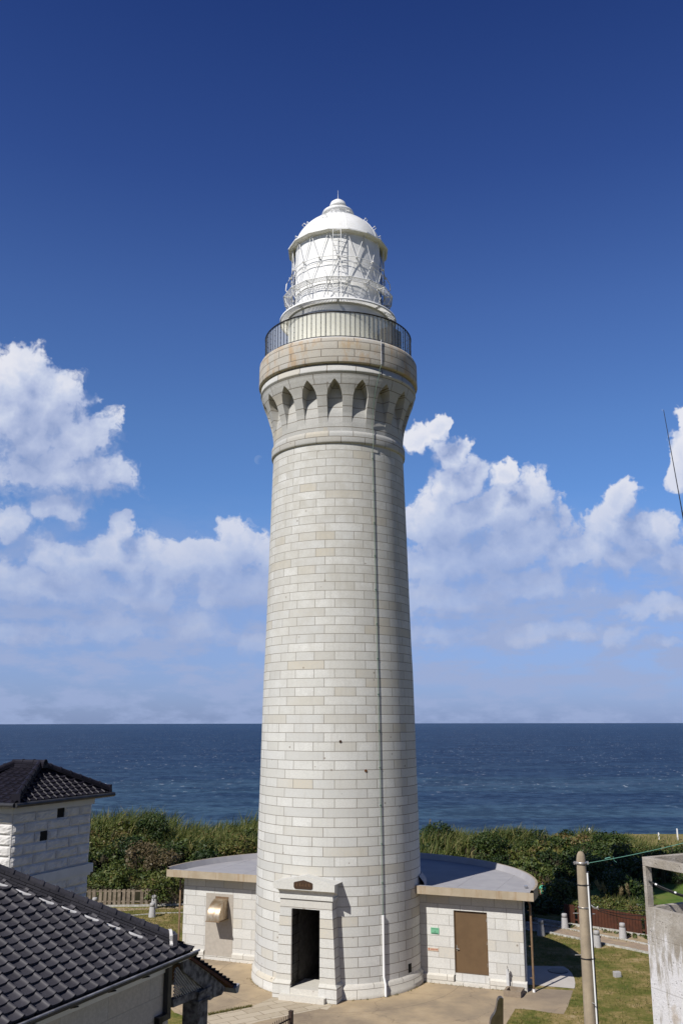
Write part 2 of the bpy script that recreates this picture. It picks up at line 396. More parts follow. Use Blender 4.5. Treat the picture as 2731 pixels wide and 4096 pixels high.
def cloud_group():
    g = bpy.data.node_groups.new('cloud_density', 'ShaderNodeTree')
    g.interface.new_socket('P', in_out='INPUT', socket_type='NodeSocketVector')
    g.interface.new_socket('D', in_out='OUTPUT', socket_type='NodeSocketFloat')
    g.interface.new_socket('B', in_out='OUTPUT', socket_type='NodeSocketFloat')
    N = NT(g)
    gi = g.nodes.new('NodeGroupInput'); go = g.nodes.new('NodeGroupOutput')
    P = gi.outputs[0]
    w = N.n('ShaderNodeTexNoise', {'Vector': P, 'Scale': 3.6, 'Detail': 4.0, 'Roughness': .6}, noise_dimensions='2D')
    wv = N.n('ShaderNodeVectorMath', {0: w.outputs['Color'], 1: (.5, .5, .5)}, operation='SUBTRACT').outputs[0]
    Pw = N.n('ShaderNodeVectorMath', {0: wv, 1: (.34, .26, 0), 2: P}, operation='MULTIPLY_ADD').outputs[0]
    acc = None
    for (x, y, rx, ry) in BLOBS:
        a, e = azel(x, y); a2, _ = azel(x + rx, y); _, e2 = azel(x, y - ry)
        sx, sy = 1 / abs(a2 - a), 1 / abs(e2 - e)
        v = N.n('ShaderNodeVectorMath', {0: Pw, 1: (sx, sy, 0), 2: (-a * sx, -e * sy, 0)}, operation='MULTIPLY_ADD').outputs[0]
        l = N.n('ShaderNodeVectorMath', {0: v}, operation='LENGTH').outputs['Value']
        acc = l if acc is None else N.n('ShaderNodeMath', {0: acc, 1: l, 2: .25}, operation='SMOOTH_MIN').outputs[0]
    f1 = N.noise(Pw, 6.0, 8, .60, '2D')
    vo = N.n('ShaderNodeTexVoronoi', {'Vector': Pw, 'Scale': 8.0, 'Detail': 2.0, 'Roughness': .55}, feature='F1', normalize=True, voronoi_dimensions='2D')
    d = N.math('SUBTRACT', 1.08, acc)
    d = N.math('ADD', d, N.math('MULTIPLY', N.math('SUBTRACT', f1, .5), 1.05))
    d = N.math('ADD', d, N.math('MULTIPLY', N.math('SUBTRACT', .40, vo.outputs['Distance']), .30))
    g.links.new(d, go.inputs[0]); g.links.new(N.math('SUBTRACT', N.math('MULTIPLY', N.math('SUBTRACT', f1, .5), .55), acc), go.inputs[1])
    return g

def build_world():
    w = bpy.data.worlds.new('World'); scene.world = w; w.use_nodes = True
    nt = w.node_tree; nt.nodes.clear(); g = NT(nt)
    sky = g.n('ShaderNodeTexSky', sky_type='NISHITA', sun_disc=False, sun_elevation=SUN_EL, sun_rotation=R(221), altitude=50, air_density=1.0, dust_density=.6, ozone_density=2.5)
    dirv = g.n('ShaderNodeTexCoord').outputs['Generated']
    dirv = g.n('ShaderNodeVectorMath', {0: dirv}, operation='NORMALIZE').outputs[0]
    s = g.n('ShaderNodeSeparateXYZ', {0: dirv})
    az = g.math('MULTIPLY', g.math('ARCTAN2', s.outputs[0], s.outputs[1]), 180 / math.pi / 10)
    el = g.math('MULTIPLY', g.math('ARCSINE', s.outputs[2]), 180 / math.pi / 10)
    P = g.n('ShaderNodeCombineXYZ', {0: az, 1: el, 2: 0.0}).outputs[0]
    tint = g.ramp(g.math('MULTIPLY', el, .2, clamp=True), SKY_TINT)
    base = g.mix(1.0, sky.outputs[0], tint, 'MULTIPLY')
    base = g.mix(g.step(s.outputs[1], .15, -.5, 0, .5), base, (0, 0, 0))      # sky dimmed behind the camera to cut fill light and deepen shade
    grp = cloud_group()
    def dens(P):
        x = g.n('ShaderNodeGroup'); x.node_tree = grp; nt.links.new(P, x.inputs[0]); return x.outputs[0], x.outputs[1]
    D0, B0 = dens(P)
    P1 = g.n('ShaderNodeVectorMath', {0: P, 1: (-.07, .15, 0)}, operation='ADD').outputs[0]
    D1, B1 = dens(P1)
    grad = g.math('SUBTRACT', B0, B1)
    soft = g.step(grad, -.35, .30, .85, .30)
    soft = g.math('ADD', soft, g.step(el, 1.0, .3, 0.0, .45))
    mask = g.n('ShaderNodeMapRange', {0: D0, 1: 0.0, 2: soft, 3: 0.0, 4: 1.0}, interpolation_type='SMOOTHSTEP').outputs[0]
    # broken haze in the lowest sky
    mv = g.n('ShaderNodeMapping', {0: P, 3: (.9, 2.6, 1)}).outputs[0]
    vn = g.noise(mv, 2.6, 7, .62, '2D')
    lo = g.math('MULTIPLY', g.step(el, 1.45, .5), g.step(el, .0, .32, .92, 1.0))
    veil = g.math('MULTIPLY', g.math('ADD', g.math('MULTIPLY', g.step(vn, .38, .64), .55), .42), lo)
    lit = g.math('ADD', .38, g.math('MULTIPLY', grad, .80), clamp=True)
    big = g.noise(g.n('ShaderNodeVectorMath', {0: P, 1: (3.1, 7.7, 0)}, operation='ADD').outputs[0], 2.4, 4, .6, '2D')
    lit = g.math('ADD', lit, g.math('MULTIPLY', g.math('SUBTRACT', big, .5), .7), clamp=True)
    lit = g.math('SUBTRACT', lit, g.math('MULTIPLY', g.step(D0, .40, 1.2), .20), clamp=True)
    cc = g.ramp(lit, CLOUD)
    haze = g.step(el, 1.75, .15)
    cc = g.mix(g.math('MULTIPLY', haze, .62), cc, HAZE)
    dens2 = g.math('MULTIPLY', mask, g.math('SUBTRACT', .96, g.math('MULTIPLY', haze, .34)))
    col = g.mix(veil, base, VEIL)
    col = g.mix(dens2, col, cc)
    # pale half moon
    am, em = azel(594, 1056)
    mo = g.n('ShaderNodeVectorMath', {0: g.n('ShaderNodeVectorMath', {0: P, 1: (am, em, 0)}, operation='SUBTRACT').outputs[0]}, operation='LENGTH').outputs['Value']
    mo2 = g.n('ShaderNodeVectorMath', {0: g.n('ShaderNodeVectorMath', {0: P, 1: (am + .03, em - .012, 0)}, operation='SUBTRACT').outputs[0]}, operation='LENGTH').outputs['Value']
    mm = g.math('MULTIPLY', g.math('MULTIPLY', g.step(mo, .031, .026), g.step(mo2, .02, .05)), .09)
    col = g.mix(mm, col, (6.5, 7.0, 8.0))
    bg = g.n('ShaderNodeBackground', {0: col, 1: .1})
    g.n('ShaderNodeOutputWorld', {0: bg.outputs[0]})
SKY_TINT = [(0.0, (.40, .56, 1.22)), (.12, (.50, .68, 1.15)), (.25, (.58, .82, 1.20)), (.36, (.58, .80, 1.17)), (.5, (.50, .68, 1.10)), (.66, (.33, .48, .94)), (.84, (.22, .35, .78)), (1.0, (.16, .20, .34))]  # last stop dims the unseen zenith to lower the fill light
CLOUD = [(0.0, (3.0, 3.8, 6.1)), (.35, (4.4, 5.1, 7.2)), (.66, (5.9, 6.5, 8.1)), (1.0, (8.0, 8.1, 8.8))]
HAZE = (2.9, 3.8, 6.3)
VEIL = (3.3, 4.15, 6.5)
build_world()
scene.world.cycles.sampling_method = 'MANUAL'; scene.world.cycles.sample_map_resolution = 256

sun = bpy.data.lights.new('sun', 'SUN'); sun.energy = 5.0; sun.angle = R(.53); sun.color = (1.0, .965, .905)
so = bpy.data.objects.new('sun', sun); COL.objects.link(so)
so.rotation_euler = Vector(sun_dir).to_track_quat('-Z', 'Y').to_euler(); so.location = (-30, -40, 60)

# ------------------------------------------------------------------ camera
cam = bpy.data.cameras.new('camera'); cam.sensor_fit = 'VERTICAL'; cam.sensor_height = 24
cam.lens = F / 4096 * 24; cam.clip_start = .1; cam.clip_end = 40000
co_ = bpy.data.objects.new('camera', cam); COL.objects.link(co_)
rotm = Matrix.Rotation(math.pi / 2 + PITCH, 4, 'X') @ Matrix.Rotation(-ROLL, 4, 'Z')
co_.matrix_world = Matrix.Translation(Vector(CAM)) @ rotm
scene.camera = co_
vs = scene.view_settings; vs.view_transform = 'Standard'; vs.look = 'None'; vs.gamma = 1; vs.exposure = 0.0
scene.cycles.use_denoising = True
scene.cycles.max_bounces = 8; scene.cycles.transparent_max_bounces = 24
scene.cycles.caustics_reflective = False; scene.cycles.caustics_refractive = False

# ------------------------------------------------------------------ frames of the tower and annex
A_ = R(-21.4)
T = np.array([math.cos(A_), math.sin(A_), 0]); N = np.array([math.sin(A_), -math.cos(A_), 0])
def fr(t, n, z): return T * t + N * n + np.array([0, 0, z])
def pol(r, a, z): return np.array([r * math.sin(a), -r * math.cos(a), z])

# ------------------------------------------------------------------ LIGHTHOUSE
LH = thing('lighthouse', 'tall round granite lighthouse with a white domed lantern, standing in front of the sea', 'lighthouse', (0, 0, 0))
DC = .15                                        # door centre along t
def door_skip(a, z):
    p = pol(4.2, a, 0); t = p @ T
    return (p @ N) > 0 and abs(t - DC) < 1.0 and z < 4.05
prof = [(4.27, .62), (4.265, 2.0), (4.26, 4.05), (4.21, 7.0), (4.145, 9.9), (4.10, 12.5), (4.045, 15.1), (3.985, 16.6), (3.90, 20.0), (3.80, 24.0), (3.72, 26.9), (3.715, 27.2)]
b = MB(); b.lathe(prof, 120, skip=door_skip); b.build('shaft', M['stone'], LH)
b = MB(); b.lathe([(4.42, 0), (4.42, .18), (4.40, .19), (4.40, .52), (4.27, .64)], 120, skip=lambda a, z: (pol(4.4, a, 0) @ N) > 0 and abs(pol(4.4, a, 0) @ T - DC) < .95)
b.build('plinth', M['plinth'], LH)
b = MB(); b.lathe([(3.70, 27.08), (3.80, 27.10), (3.82, 27.2), (3.82, 27.58), (3.80, 27.68), (3.72, 27.78)], 120); b.build('belt_course', M['corbel'], LH)

# flaring corbel table with pointed niches
def rout(z):
    return float(np.interp(z, [27.7, 28.3, 28.75, 29.05, 29.5, 29.9, 30.3, 30.65, 30.95, 31.35], [3.71, 3.735, 3.80, 3.88, 4.02, 4.15, 4.31, 4.42, 4.46, 4.47]))
def rin(z): return float(np.interp(z, [28.2, 28.7, 29.5, 30.6], [3.735, 3.72, 3.60, 3.56]))
NB = 18; ph0 = R(-2.4); bay = 2 * math.pi / NB; wn = R(6.1); ZS, ZA, ZB = 29.55, 30.52, 27.7
def wz(z):
    if z <= ZS: return wn
    t = (z - ZS) / (ZA - ZS)
    return wn * max(0, 1 - t ** 2.1) if t < 1 else 0
zs = [27.7, 27.85, 28.0, 28.12, 28.25, 28.5, 28.8, 29.1, 29.35, 29.55, 29.7, 29.85, 30.0, 30.12, 30.24, 30.33, 30.41, 30.47, 30.52]
b = MB()
def vuv(a, z): return (a * 4.1, z)
for k in range(NB):
    c = ph0 + k * bay
    for i in range(len(zs) - 1):
        za, zb_ = zs[i], zs[i + 1]; wa, wb = wz(za), wz(zb_)
        ra, rb = rout(za), rout(zb_); ia, ib = min(rin(za), ra), min(rin(zb_), rb)
        for sgn in (-1, 1):
            e = [(c + sgn * bay / 2), (c + sgn * (bay / 2 + wn) / 2)]
            A0, A1 = [c + sgn * bay / 2, c + sgn * (bay / 2 + wa) / 2, c + sgn * wa], [c + sgn * bay / 2, c + sgn * (bay / 2 + wb) / 2, c + sgn * wb]
            for j in range(2):
                q = [pol(ra, A0[j], za), pol(ra, A0[j + 1], za), pol(rb, A1[j + 1], zb_), pol(rb, A1[j], zb_)]
                u = [vuv(A0[j], za), vuv(A0[j + 1], za), vuv(A1[j + 1], zb_), vuv(A1[j], zb_)]
                if sgn > 0: q, u = q[::-1], u[::-1]
                b.add(q, [(0, 1, 2, 3)], [u])
            if wa > 0 or wb > 0:
                aa, ab = c + sgn * wa, c + sgn * wb
                q = [pol(ra, aa, za), pol(ia, aa, za), pol(ib, ab, zb_), pol(rb, ab, zb_)]
                u = [(aa * 4.1 + .2, za), (aa * 4.1 + .2, za), (ab * 4.1 + .2, zb_), (ab * 4.1 + .2, zb_)]
                if sgn > 0: q, u = q[::-1], u[::-1]
                b.add(q, [(0, 1, 2, 3)], [u])
        if wa > 0 or wb > 0:
            q = [pol(ia, c - wa, za), pol(ia, c + wa, za), pol(ib, c + wb, zb_), pol(ib, c - wb, zb_)]
            b.add(q, [(0, 1, 2, 3)], [[(c * 4.1 - .3, za), (c * 4.1 + .3, za), (c * 4.1 + .3, zb_), (c * 4.1 - .3, zb_)]])
b.lathe([(rout(30.52), 30.52), (rout(30.65), 30.65), (4.46, 30.88), (4.50, 30.9), (4.50, 30.97), (4.47, 30.99), (4.47, 31.22), (4.36, 31.23), (4.36, 31.40)], 120)
b.build('corbel_table', M['corbel'], LH)
b = MB(); b.lathe([(4.30, 31.36), (4.59, 31.365), (4.61, 31.42), (4.60, 31.80), (4.60, 32.24), (4.59, 32.68), (4.52, 32.82), (4.36, 32.88)], 120); b.build('cornice', M['cornice'], LH)
b = MB(); b.lathe([(4.36, 32.86), (4.36, 32.92), (2.6, 32.95)], 96, smooth=False); b.build('gallery_floor', M['white'], LH)

# gallery railing
ra_ = 4.28; zr0, zr1 = 32.98, 34.42
def ringpts(r, z, n=96): return [pol(r, 2 * math.pi * k / n, z) for k in range(n + 1)]
rb_ = MB(); rb_.tube(ringpts(ra_, zr1), .038, 6, False); rb_.tube(ringpts(ra_, zr0), .03, 6, False)
rail = rb_.build('gallery_railing', M['black_metal'], LH)
NBAL = 100
for k in range(NBAL):
    a = 2 * math.pi * (k + .5) / NBAL - math.pi
    b = MB(); rr = .026 if k % 20 == 7 else .016
    b.tube([pol(ra_, a, zr0), pol(ra_, a, zr1)], rr, 5)
    if k % 2 == 0:
        for q in range(1, 5):
            z = zr0 + (zr1 - zr0) * (q - .3) / 4.6; b.tube([pol(ra_ - .02, a, z), pol(ra_ + .03, a, z)], .022, 5)
    b.build('baluster', M['black_metal'], rail)
mg, ntg = newmat('railing_glass'); g = NT(ntg)
tr = g.n('ShaderNodeBsdfTransparent', {0: (.985, .98, .90, 1)}); gl = g.n('ShaderNodeBsdfGlossy', {0: (.9, .95, .95, 1), 1: .06})
df = g.n('ShaderNodeBsdfDiffuse', {0: (.92, .88, .68, 1)})
fz = g.n('ShaderNodeFresnel', {0: 1.5}).outputs[0]
m1 = g.n('ShaderNodeMixShader', {0: .30, 1: tr.outputs[0], 2: df.outputs[0]})
m2 = g.n('ShaderNodeMixShader', {0: fz, 1: m1.outputs[0], 2: gl.outputs[0]}); g.n('ShaderNodeOutputMaterial', {0: m2.outputs[0]})
b = MB(); b.lathe([(ra_ - .03, zr0 + .02), (ra_ - .03, zr1 - .02)], 96); b.build('glass_panel', mg, rail)
b = MB()
ac = R(56); ta = np.array([math.cos(ac), math.sin(ac), 0]); na = np.array([math.sin(ac), -math.cos(ac), 0])
b.obox(na * 3.25 - ta * .55 + np.array([0, 0, 32.95]), ta * 1.1, na * .75, (0, 0, 1.35)); b.build('equipment_box', M['gutter'], LH, bevel=.02)

# lantern pedestal, walkways
b = MB(); b.lathe([(2.95, 32.95), (2.95, 35.57), (2.98, 35.60), (2.98, 35.72), (2.72, 35.78)], 96); b.build('lantern_base', M['white'], LH)
b = MB()
for r_ in (3.0, 3.44): b.lathe([(r_ - .02, 35.57), (r_ + .02, 35.57), (r_ + .02, 35.69), (r_ - .02, 35.69), (r_ - .02, 35.57)], 96)
for k in range(230):
    a = 2 * math.pi * k / 230
    if k % 29 == 0:
        u = np.array([math.cos(a), math.sin(a), 0]); b.obox(pol(3.0, a, 35.58) - u * .06, u * .12, pol(.44, a, 0), (0, 0, .1))
    else:
        u = np.array([math.cos(a), math.sin(a), 0]); b.obox(pol(3.0, a, 35.63) - u * .02, u * .04, pol(.44, a, 0), (0, 0, .04))
b.build('lower_walkway', M['white'], LH)
NP = 16; st = 2 * math.pi / NP; h0 = st / 2
def poly16(r, z, off=h0): return [pol(r, off + k * st, z) for k in range(NP + 1)]
b = MB(); zw = 37.08
for r_ in (2.84, 3.27):
    p = poly16(r_, zw)
    for k in range(NP): b.tube([p[k], p[k + 1]], .03, 6)
po, pi_ = poly16(3.27, zw), poly16(2.84, zw)
for k in range(NP):
    for j in range(12):
        t = j / 12; b.tube([po[k] * (1 - t) + po[k + 1] * t, pi_[k] * (1 - t) + pi_[k + 1] * t], .016, 4, False, False)
    for t in (.33, .66):
        q0, q1 = po[k] * (1 - t) + pi_[k] * t, po[k + 1] * (1 - t) + pi_[k + 1] * t; b.tube([q0, q1], .014, 4, False, False)
uw = b.build('upper_walkway', M['white'], LH)
for k in range(NP):
    a = h0 + k * st; b = MB(); b.tube([pol(3.22, a, zw - .02), pol(3.12, a, zw - .35), pol(2.95, a, zw - .6), pol(2.80, a, zw - .95)], .032, 6)
    b.tube([pol(3.22, a, zw), pol(2.78, a, zw)], .028, 5); b.build('bracket', M['white'], uw)

# glazing: curtain behind lattice, dark panes at the sides
gz0, gz1 = 35.76, 40.14
b = MB(); b.lathe([(2.66, gz0), (2.66, gz1)], 64, R(-71), R(68)); b.build('curtain', M['white'], LH)
b = MB(); b.lathe([(2.655, gz0), (2.655, gz1)], 96, R(68), R(289)); b.build('lantern_glazing', M['dark_glass'], LH)
b = MB(); rl = 2.78; lev = [35.78, 37.2, 38.5, 40.16]; off = [0, h0, 0, h0]
for i in range(3):
    for k in range(NP):
        a = off[i] + k * st
        for s_ in (-.5, .5):
            b.tube([pol(rl, a, lev[i]), pol(rl, a + s_ * st, lev[i + 1])], .022, 5, False)
lat = b.build('glazing_bars', M['white'], LH)
b = MB()
for dz in (.0, -.34):
    p = poly16(2.86, 38.58 + dz, 0)
    for k in range(NP): b.tube([p[k], p[k + 1]], .020, 6, False)
for k in range(NP): b.tube([pol(2.74, k * st, 38.58), pol(2.94, k * st, 38.58)], .06, 6)
b.build('hand_rail', M['white'], lat)
for s_ in (-1, 1):
    for a in (R(79), ):
        b = MB(); q = s_ * a
        b.tube([pol(2.86, q, 38.4), pol(3.12, q, 37.9), pol(3.16, q, 37.5), pol(2.9, q, 37.25)], .03, 6); b.build('side_grip', M['white'], lat)

# dome
pe = [pol(3.04, h0 + k * st, 0) for k in range(NP)]
b = MB()
def ring16(rz, smooth=False):
    vs_ = []; fs_ = []
    for (r_, z_) in rz: vs_ += [pol(r_, h0 + k * st, z_) for k in range(NP)]
    for i in range(len(rz) - 1):
        for k in range(NP): fs_.append((i * NP + k, i * NP + (k + 1) % NP, (i + 1) * NP + (k + 1) % NP, (i + 1) * NP + k))
    b.add(vs_, fs_, smooth=smooth)
ring16([(2.62, 40.10), (2.96, 40.12), (3.04, 40.16), (3.04, 40.24), (2.98, 40.29), (2.80, 40.32)])
dome_c, dome_r = 39.80, 2.77
b.lathe([(dome_r * math.cos(t), dome_c + dome_r * math.sin(t)) for t in np.linspace(.16, 1.30, 24)], 96)
for k in range(8):
    a = R(11.25) + k * math.pi / 4
    b.tube([pol((dome_r + .0) * math.cos(t), a, dome_c + dome_r * math.sin(t)) for t in np.linspace(.1, 1.25, 14)], .02, 5)
dome = b.build('dome', M['white'], LH)
def rung(a, t):
    c = pol(dome_r * math.cos(t), a, dome_c + dome_r * math.sin(t)); nn = pol(math.cos(t), a, math.sin(t)); u = np.array([math.cos(a), math.sin(a), 0])
    b = MB(); b.tube([c - u * .13, c - u * .13 + nn * .17, c + u * .13 + nn * .17, c + u * .13], .022, 5); b.build('rung', M['white'], dome)
for a, t in [(R(-20), .62), (R(-8), .9), (R(-2), 1.12), (R(-12), 1.16), (R(28), 1.12), (R(-60), .62), (R(-85), .5), (R(-75), .85), (R(62), .85), (R(85), .5), (R(70), .62), (R(95), .85)]: rung(a, t)
b = MB(); b.lathe([(.86, 42.30), (.86, 42.74), (.93, 42.76), (.97, 42.85), (.93, 42.95), (.78, 43.02), (.34, 43.12)], 48); b.build('dome_collar', M['white'], dome)
b = MB(); b.lathe([(.42, 43.05), (.42, 43.30)], 32); b.build('vent_neck', M['gutter'], dome)
b = MB(); b.lathe([(.30, 43.27), (.53, 43.28), (.52, 43.42), (.44, 43.62), (.25, 43.78), (.02, 43.84)], 32); b.build('vent_cap', M['white'], dome)
b = MB(); b.tube([(0, 0, 43.8), (0, 0, 44.5)], .022, 6, r1=.008); b.build('lightning_rod', M['white'], dome)
b = MB()
la = R(-1.0); lu = np.array([math.cos(la), math.sin(la), 0])
for s_ in (-1, 1): b.tube([pol(3.06, la, 36.0) + lu * .23 * s_, pol(3.06, la, 40.2) + lu * .23 * s_], .022, 5)
z = 36.2
while z < 40.1:
    b.tube([pol(3.06, la, z) - lu * .23, pol(3.06, la, z) + lu * .23], .018, 5); z += .32
b.build('ladder', M['white'], LH)

# cable and its white cover down the shaft
pa = R(29.5)
def rsh(z): return float(np.interp(z, [p[1] for p in prof], [p[0] for p in prof]))
pts = [pol(4.64, R(30.6), 32.9), pol(4.64, R(30.6), 31.4), pol(4.54, R(30), 31.2), pol(4.53, R(29.8), 30.9), pol(rout(30.2) + .05, R(28.6), 30.2), pol(rout(29.2) + .05, R(28.9), 29.2), pol(rout(28.2) + .05, R(29.4), 28.2), pol(3.87, pa, 27.7), pol(3.87, pa, 27.1)]
pts += [pol(rsh(z) + .05, pa, z) for z in np.linspace(26.8, 3.5, 24)]
b = MB(); b.tube(pts, .020, 6)
for z in np.arange(5, 27, 1.78): b.tube([pol(rsh(z), pa, z), pol(rsh(z) + .07, pa, z)], .035, 6)
b.build('lightning_cable', M['green_cable'], LH)
b = MB(); b.tube([pol(rsh(z) + .07, pa, z) for z in (3.55, 2.2, .85)] + [pol(4.47, pa, .55), pol(4.49, pa, .02)], .055, 8); b.build('cable_cover', M['white_pipe'], LH)
b = MB(); b.tube([pol(4.645, R(30.6), 32.88), pol(4.645, R(30.6), 31.45)], .03, 6); b.build('conduit', M['galv'], LH)
def curved_plate(a0, a1, z0, z1, r, name, mat, parent):
    b = MB(); n_ = 6; vs_ = []; fs_ = []
    for k in range(n_ + 1):
        a = a0 + (a1 - a0) * k / n_
        vs_ += [pol(r, a, z0), pol(r, a, z1), pol(r - .2, a, z0), pol(r - .2, a, z1)]
    for k in range(n_):
        i, j = 4 * k, 4 * k + 4; fs_ += [(i, j, j + 1, i + 1), (i + 1, j + 1, j + 3, i + 3), (i, i + 2, j + 2, j)]
    fs_ += [(0, 1, 3, 2), (4 * n_, 4 * n_ + 2, 4 * n_ + 3, 4 * n_ + 1)]
    b.add(vs_, fs_); return b.build(name, mat, parent)
curved_plate(R(52), R(55.8), .72, 1.12, 4.275, 'vent_opening', M['black_hole'], LH)
# rust stains' iron stubs seen on the shaft
for a, z in [(R(19), 10.2), (R(1.5), 11.6)]:
    b = MB(); b.tube([pol(rsh(z) - .05, a, z), pol(rsh(z) + .03, a, z)], .07, 8); b.build('iron_stub', plain('rusty_iron', (.16, .065, .02), (.09, .04, .02), 20, .8) if z < 11 else M['bronze'], LH)

# portal
def pf(t, n, z): return fr(t + DC, n, z)
b = MB()
for s_ in (-1, 1):
    to_b, to_t = s_ * 1.50, s_ * 1.34; ti = s_ * .71
    poly = [pf(ti, 4.58, .78), pf(to_b, 4.58, .78), pf(to_t, 4.58, 3.92), pf(ti, 4.58, 3.92)]
    k0 = len(b.f); b.prism(poly, -N * .9)
    b.fbox(pf, min(ti, s_ * 1.62), max(ti, s_ * 1.62), 3.6, 4.74, .02, .66)
    b.prism([pf(ti, 4.74, .66), pf(s_ * 1.62, 4.74, .66), pf(s_ * 1.52, 4.61, .78), pf(ti, 4.61, .78)], -N * .9)
b.fbox(pf, -1.335, 1.335, 3.7, 4.585, 3.925, 4.36)
for i, f in enumerate(b.f):
    q = [np.array(b.v[k]) for k in f]; b.uv[i] = [(p @ T, p[2] + .23) for p in q]
portal = b.build('portal', M['portal'], LH)
b = MB(); 
b.fbox(pf, -1.40, 1.40, 3.7, 4.66, 4.362, 4.48)
sec = [(4.60, 4.482), (4.61, 4.60), (4.66, 4.72), (4.78, 4.79), (4.86, 4.80), (4.86, 5.10), (3.8, 5.10), (3.8, 4.482)]
def flare_t(n): return 1.36 + max(0, n - 4.60) * .8
vs_ = [pf(-flare_t(n), n, z) for n, z in sec] + [pf(flare_t(n), n, z) for n, z in sec]; k = len(sec)
b.add(vs_, [tuple(range(k - 1, -1, -1)), tuple(range(k, 2 * k))] + [(i, (i + 1) % k, (i + 1) % k + k, i + k) for i in range(k)])
tf = flare_t(4.86)
b.prism([pf(-tf, 4.86, 5.102), pf(tf, 4.86, 5.102), pf(tf, 4.86, 5.12), pf(0, 4.86, 5.45), pf(-tf, 4.86, 5.12)], -N * 1.3)
for i, f in enumerate(b.f): b.uv[i] = [(np.array(b.v[j]) @ T * .1 + 1.5, .18 + b.v[j][2] * .01) for j in f]
b.build('pediment', M['portal'], portal)
b = MB(); b.prism([pf(-.44, 4.865, 4.86), pf(.40, 4.865, 4.86), pf(.46, 4.865, 4.92), pf(.46, 4.865, 5.12), pf(.40, 4.865, 5.16), pf(0, 4.865, 5.26), pf(-.44, 4.865, 5.16), pf(-.5, 4.865, 5.12), pf(-.5, 4.865, 4.92)], N * .03)
plq = b.build('plaque', M['bronze'], portal)
b = MB()
for i, t in enumerate(np.linspace(-.33, .29, 5)):
    for (a0, a1, c0, c1) in [(-.045, .045, .075, .09), (-.045, .045, .02, .034), (-.008, .008, -.03, .12), (-.04, -.025, -.02, .05), (.03, .045, -.03, .04)]:
        if (i + int(a0 * 1000)) % 3: b.fbox(pf, t + a0, t + a1, 4.896, 4.904, 5.0 + c0, 5.0 + c1)
b.build('lettering', M['bronze_hi'], plq)
b = MB(); b.fbox(pf, -1.18, 1.10, 4.2, 5.0, 0.0, .24); b.fbox(pf, -.705, .705, 3.0, 4.72, 0.0, .49)
for i, f in enumerate(b.f): b.uv[i] = [(np.array(b.v[j]) @ T * .1 + .5, .2 + b.v[j][2] * .01) for j in f]
b.build('doorstep', M['plinth'], portal)
# passage behind the doorway
b = MB()
b.fbox(pf, -.93, -.71, 1.4, 4.56, .02, 3.92); b.fbox(pf, .71, .93, 1.4, 4.56, .02, 3.92)
b.fbox(pf, -.93, .93, 1.4, 3.68, 3.93, 4.05); b.fbox(pf, -.93, .93, 1.2, 1.39, .02, 4.05); b.fbox(pf, -.70, .70, 1.4, 2.98, .02, .45)
for i, f in enumerate(b.f): b.uv[i] = [(np.array(b.v[j]) @ (T + N), b.v[j][2]) for j in f]
b.build('passage', M['interior'], LH)
b = MB(); b.fbox(pf, -.16, .30, 1.9, 1.96, .52, 3.35); dl = b.build('inner_door', M['pale_door'], LH)
b = MB(); b.tube([pf(-.08, 1.99, 1.4), pf(-.08, 1.99, 2.4)], .03, 6); b.build('handle', M['black_metal'], dl)
b = MB(); b.fbox(pf, -.745, -.72, 4.52, 4.60, .5, 3.9); b.build('door_track', M['galv'], portal)

# ------------------------------------------------------------------ ANNEX
AX = thing('annex_building', 'low half round annex of pale stone blocks wrapped behind the foot of the lighthouse', 'annex', (0, 0, 0))
NF = -.37; WR = 9.42; ZW = 4.16
def half_disc(r, nf, n=60):                      # points of the arc behind the front line, from right end to left end
    a_ = math.asin(nf / r)
    return [(r * math.cos(t), r * math.sin(t)) for t in np.linspace(a_, -math.pi - a_, n)]
def wall_uv(b):
    for i, f in enumerate(b.f): 
        q = [np.array(b.v[j]) for j in f]; b.uv[i] = [((p @ T), p[2] - .16) for p in q]
b = MB()
def fa(t, n, z): return fr(t, n, z)
DT0, DT1, DZ0, DZ1 = 5.98, 7.66, .52, 3.40
# front wall right with door opening, left
b.fbox(fa, 3.6, DT0, NF - .3, NF, .44, ZW); b.fbox(fa, DT1, 9.40, NF - .3, NF, .44, ZW); b.fbox(fa, DT0, DT1, NF - .3, NF, DZ1, ZW); b.fbox(fa, DT0, DT1, NF - .3, NF - .06, .10, DZ0)
b.fbox(fa, -9.40, -3.6, NF - .3, NF, .44, ZW)
arc = half_disc(WR, NF - .01)
for i in range(len(arc) - 1):
    (t0, n0), (t1, n1) = arc[i], arc[i + 1]
    p0, p1 = fr(t0, n0, 0), fr(t1, n1, 0)
    b.add([p0 + (0, 0, .0), p1 + (0, 0, .0), p1 + (0, 0, ZW), p0 + (0, 0, ZW)], [(0, 1, 2, 3)])
wall_uv(b)
for i, f in enumerate(b.f):
    if i >= len(b.f) - (len(arc) - 1):
        k_ = i - (len(b.f) - (len(arc) - 1)); s0 = k_ * .5
        b.uv[i] = [(s0, -.16), (s0 + .5, -.16), (s0 + .5, ZW - .16), (s0, ZW - .16)]
aw = b.build('wall', M['annexstone'], AX)
for t0, t1 in ((3.6, DT0 - .05), (DT1 + .05, 9.50), (-9.50, -8.02), (-6.28, -3.6)):
    b = MB(); b.prism([fa(t0, NF - .1, 0), fa(t0, NF + .1, 0), fa(t0, NF + .1, .36), fa(t0, NF + .002, .44), fa(t0, NF - .1, .44)], T * (t1 - t0)); wall_uv(b); b.build('base_course', M['plinth'], aw)
b = MB(); b.fbox(fa, DT0 - .049, DT1 + .049, NF - .2, NF + .14, 0, .13); wall_uv(b); b.build('door_sill', M['plinth'], aw)
b = MB(); b.fbox(fa, -8.019, -6.281, NF - .2, NF + .07, 0, .20); wall_uv(b); b.build('base_course', M['plinth'], aw)
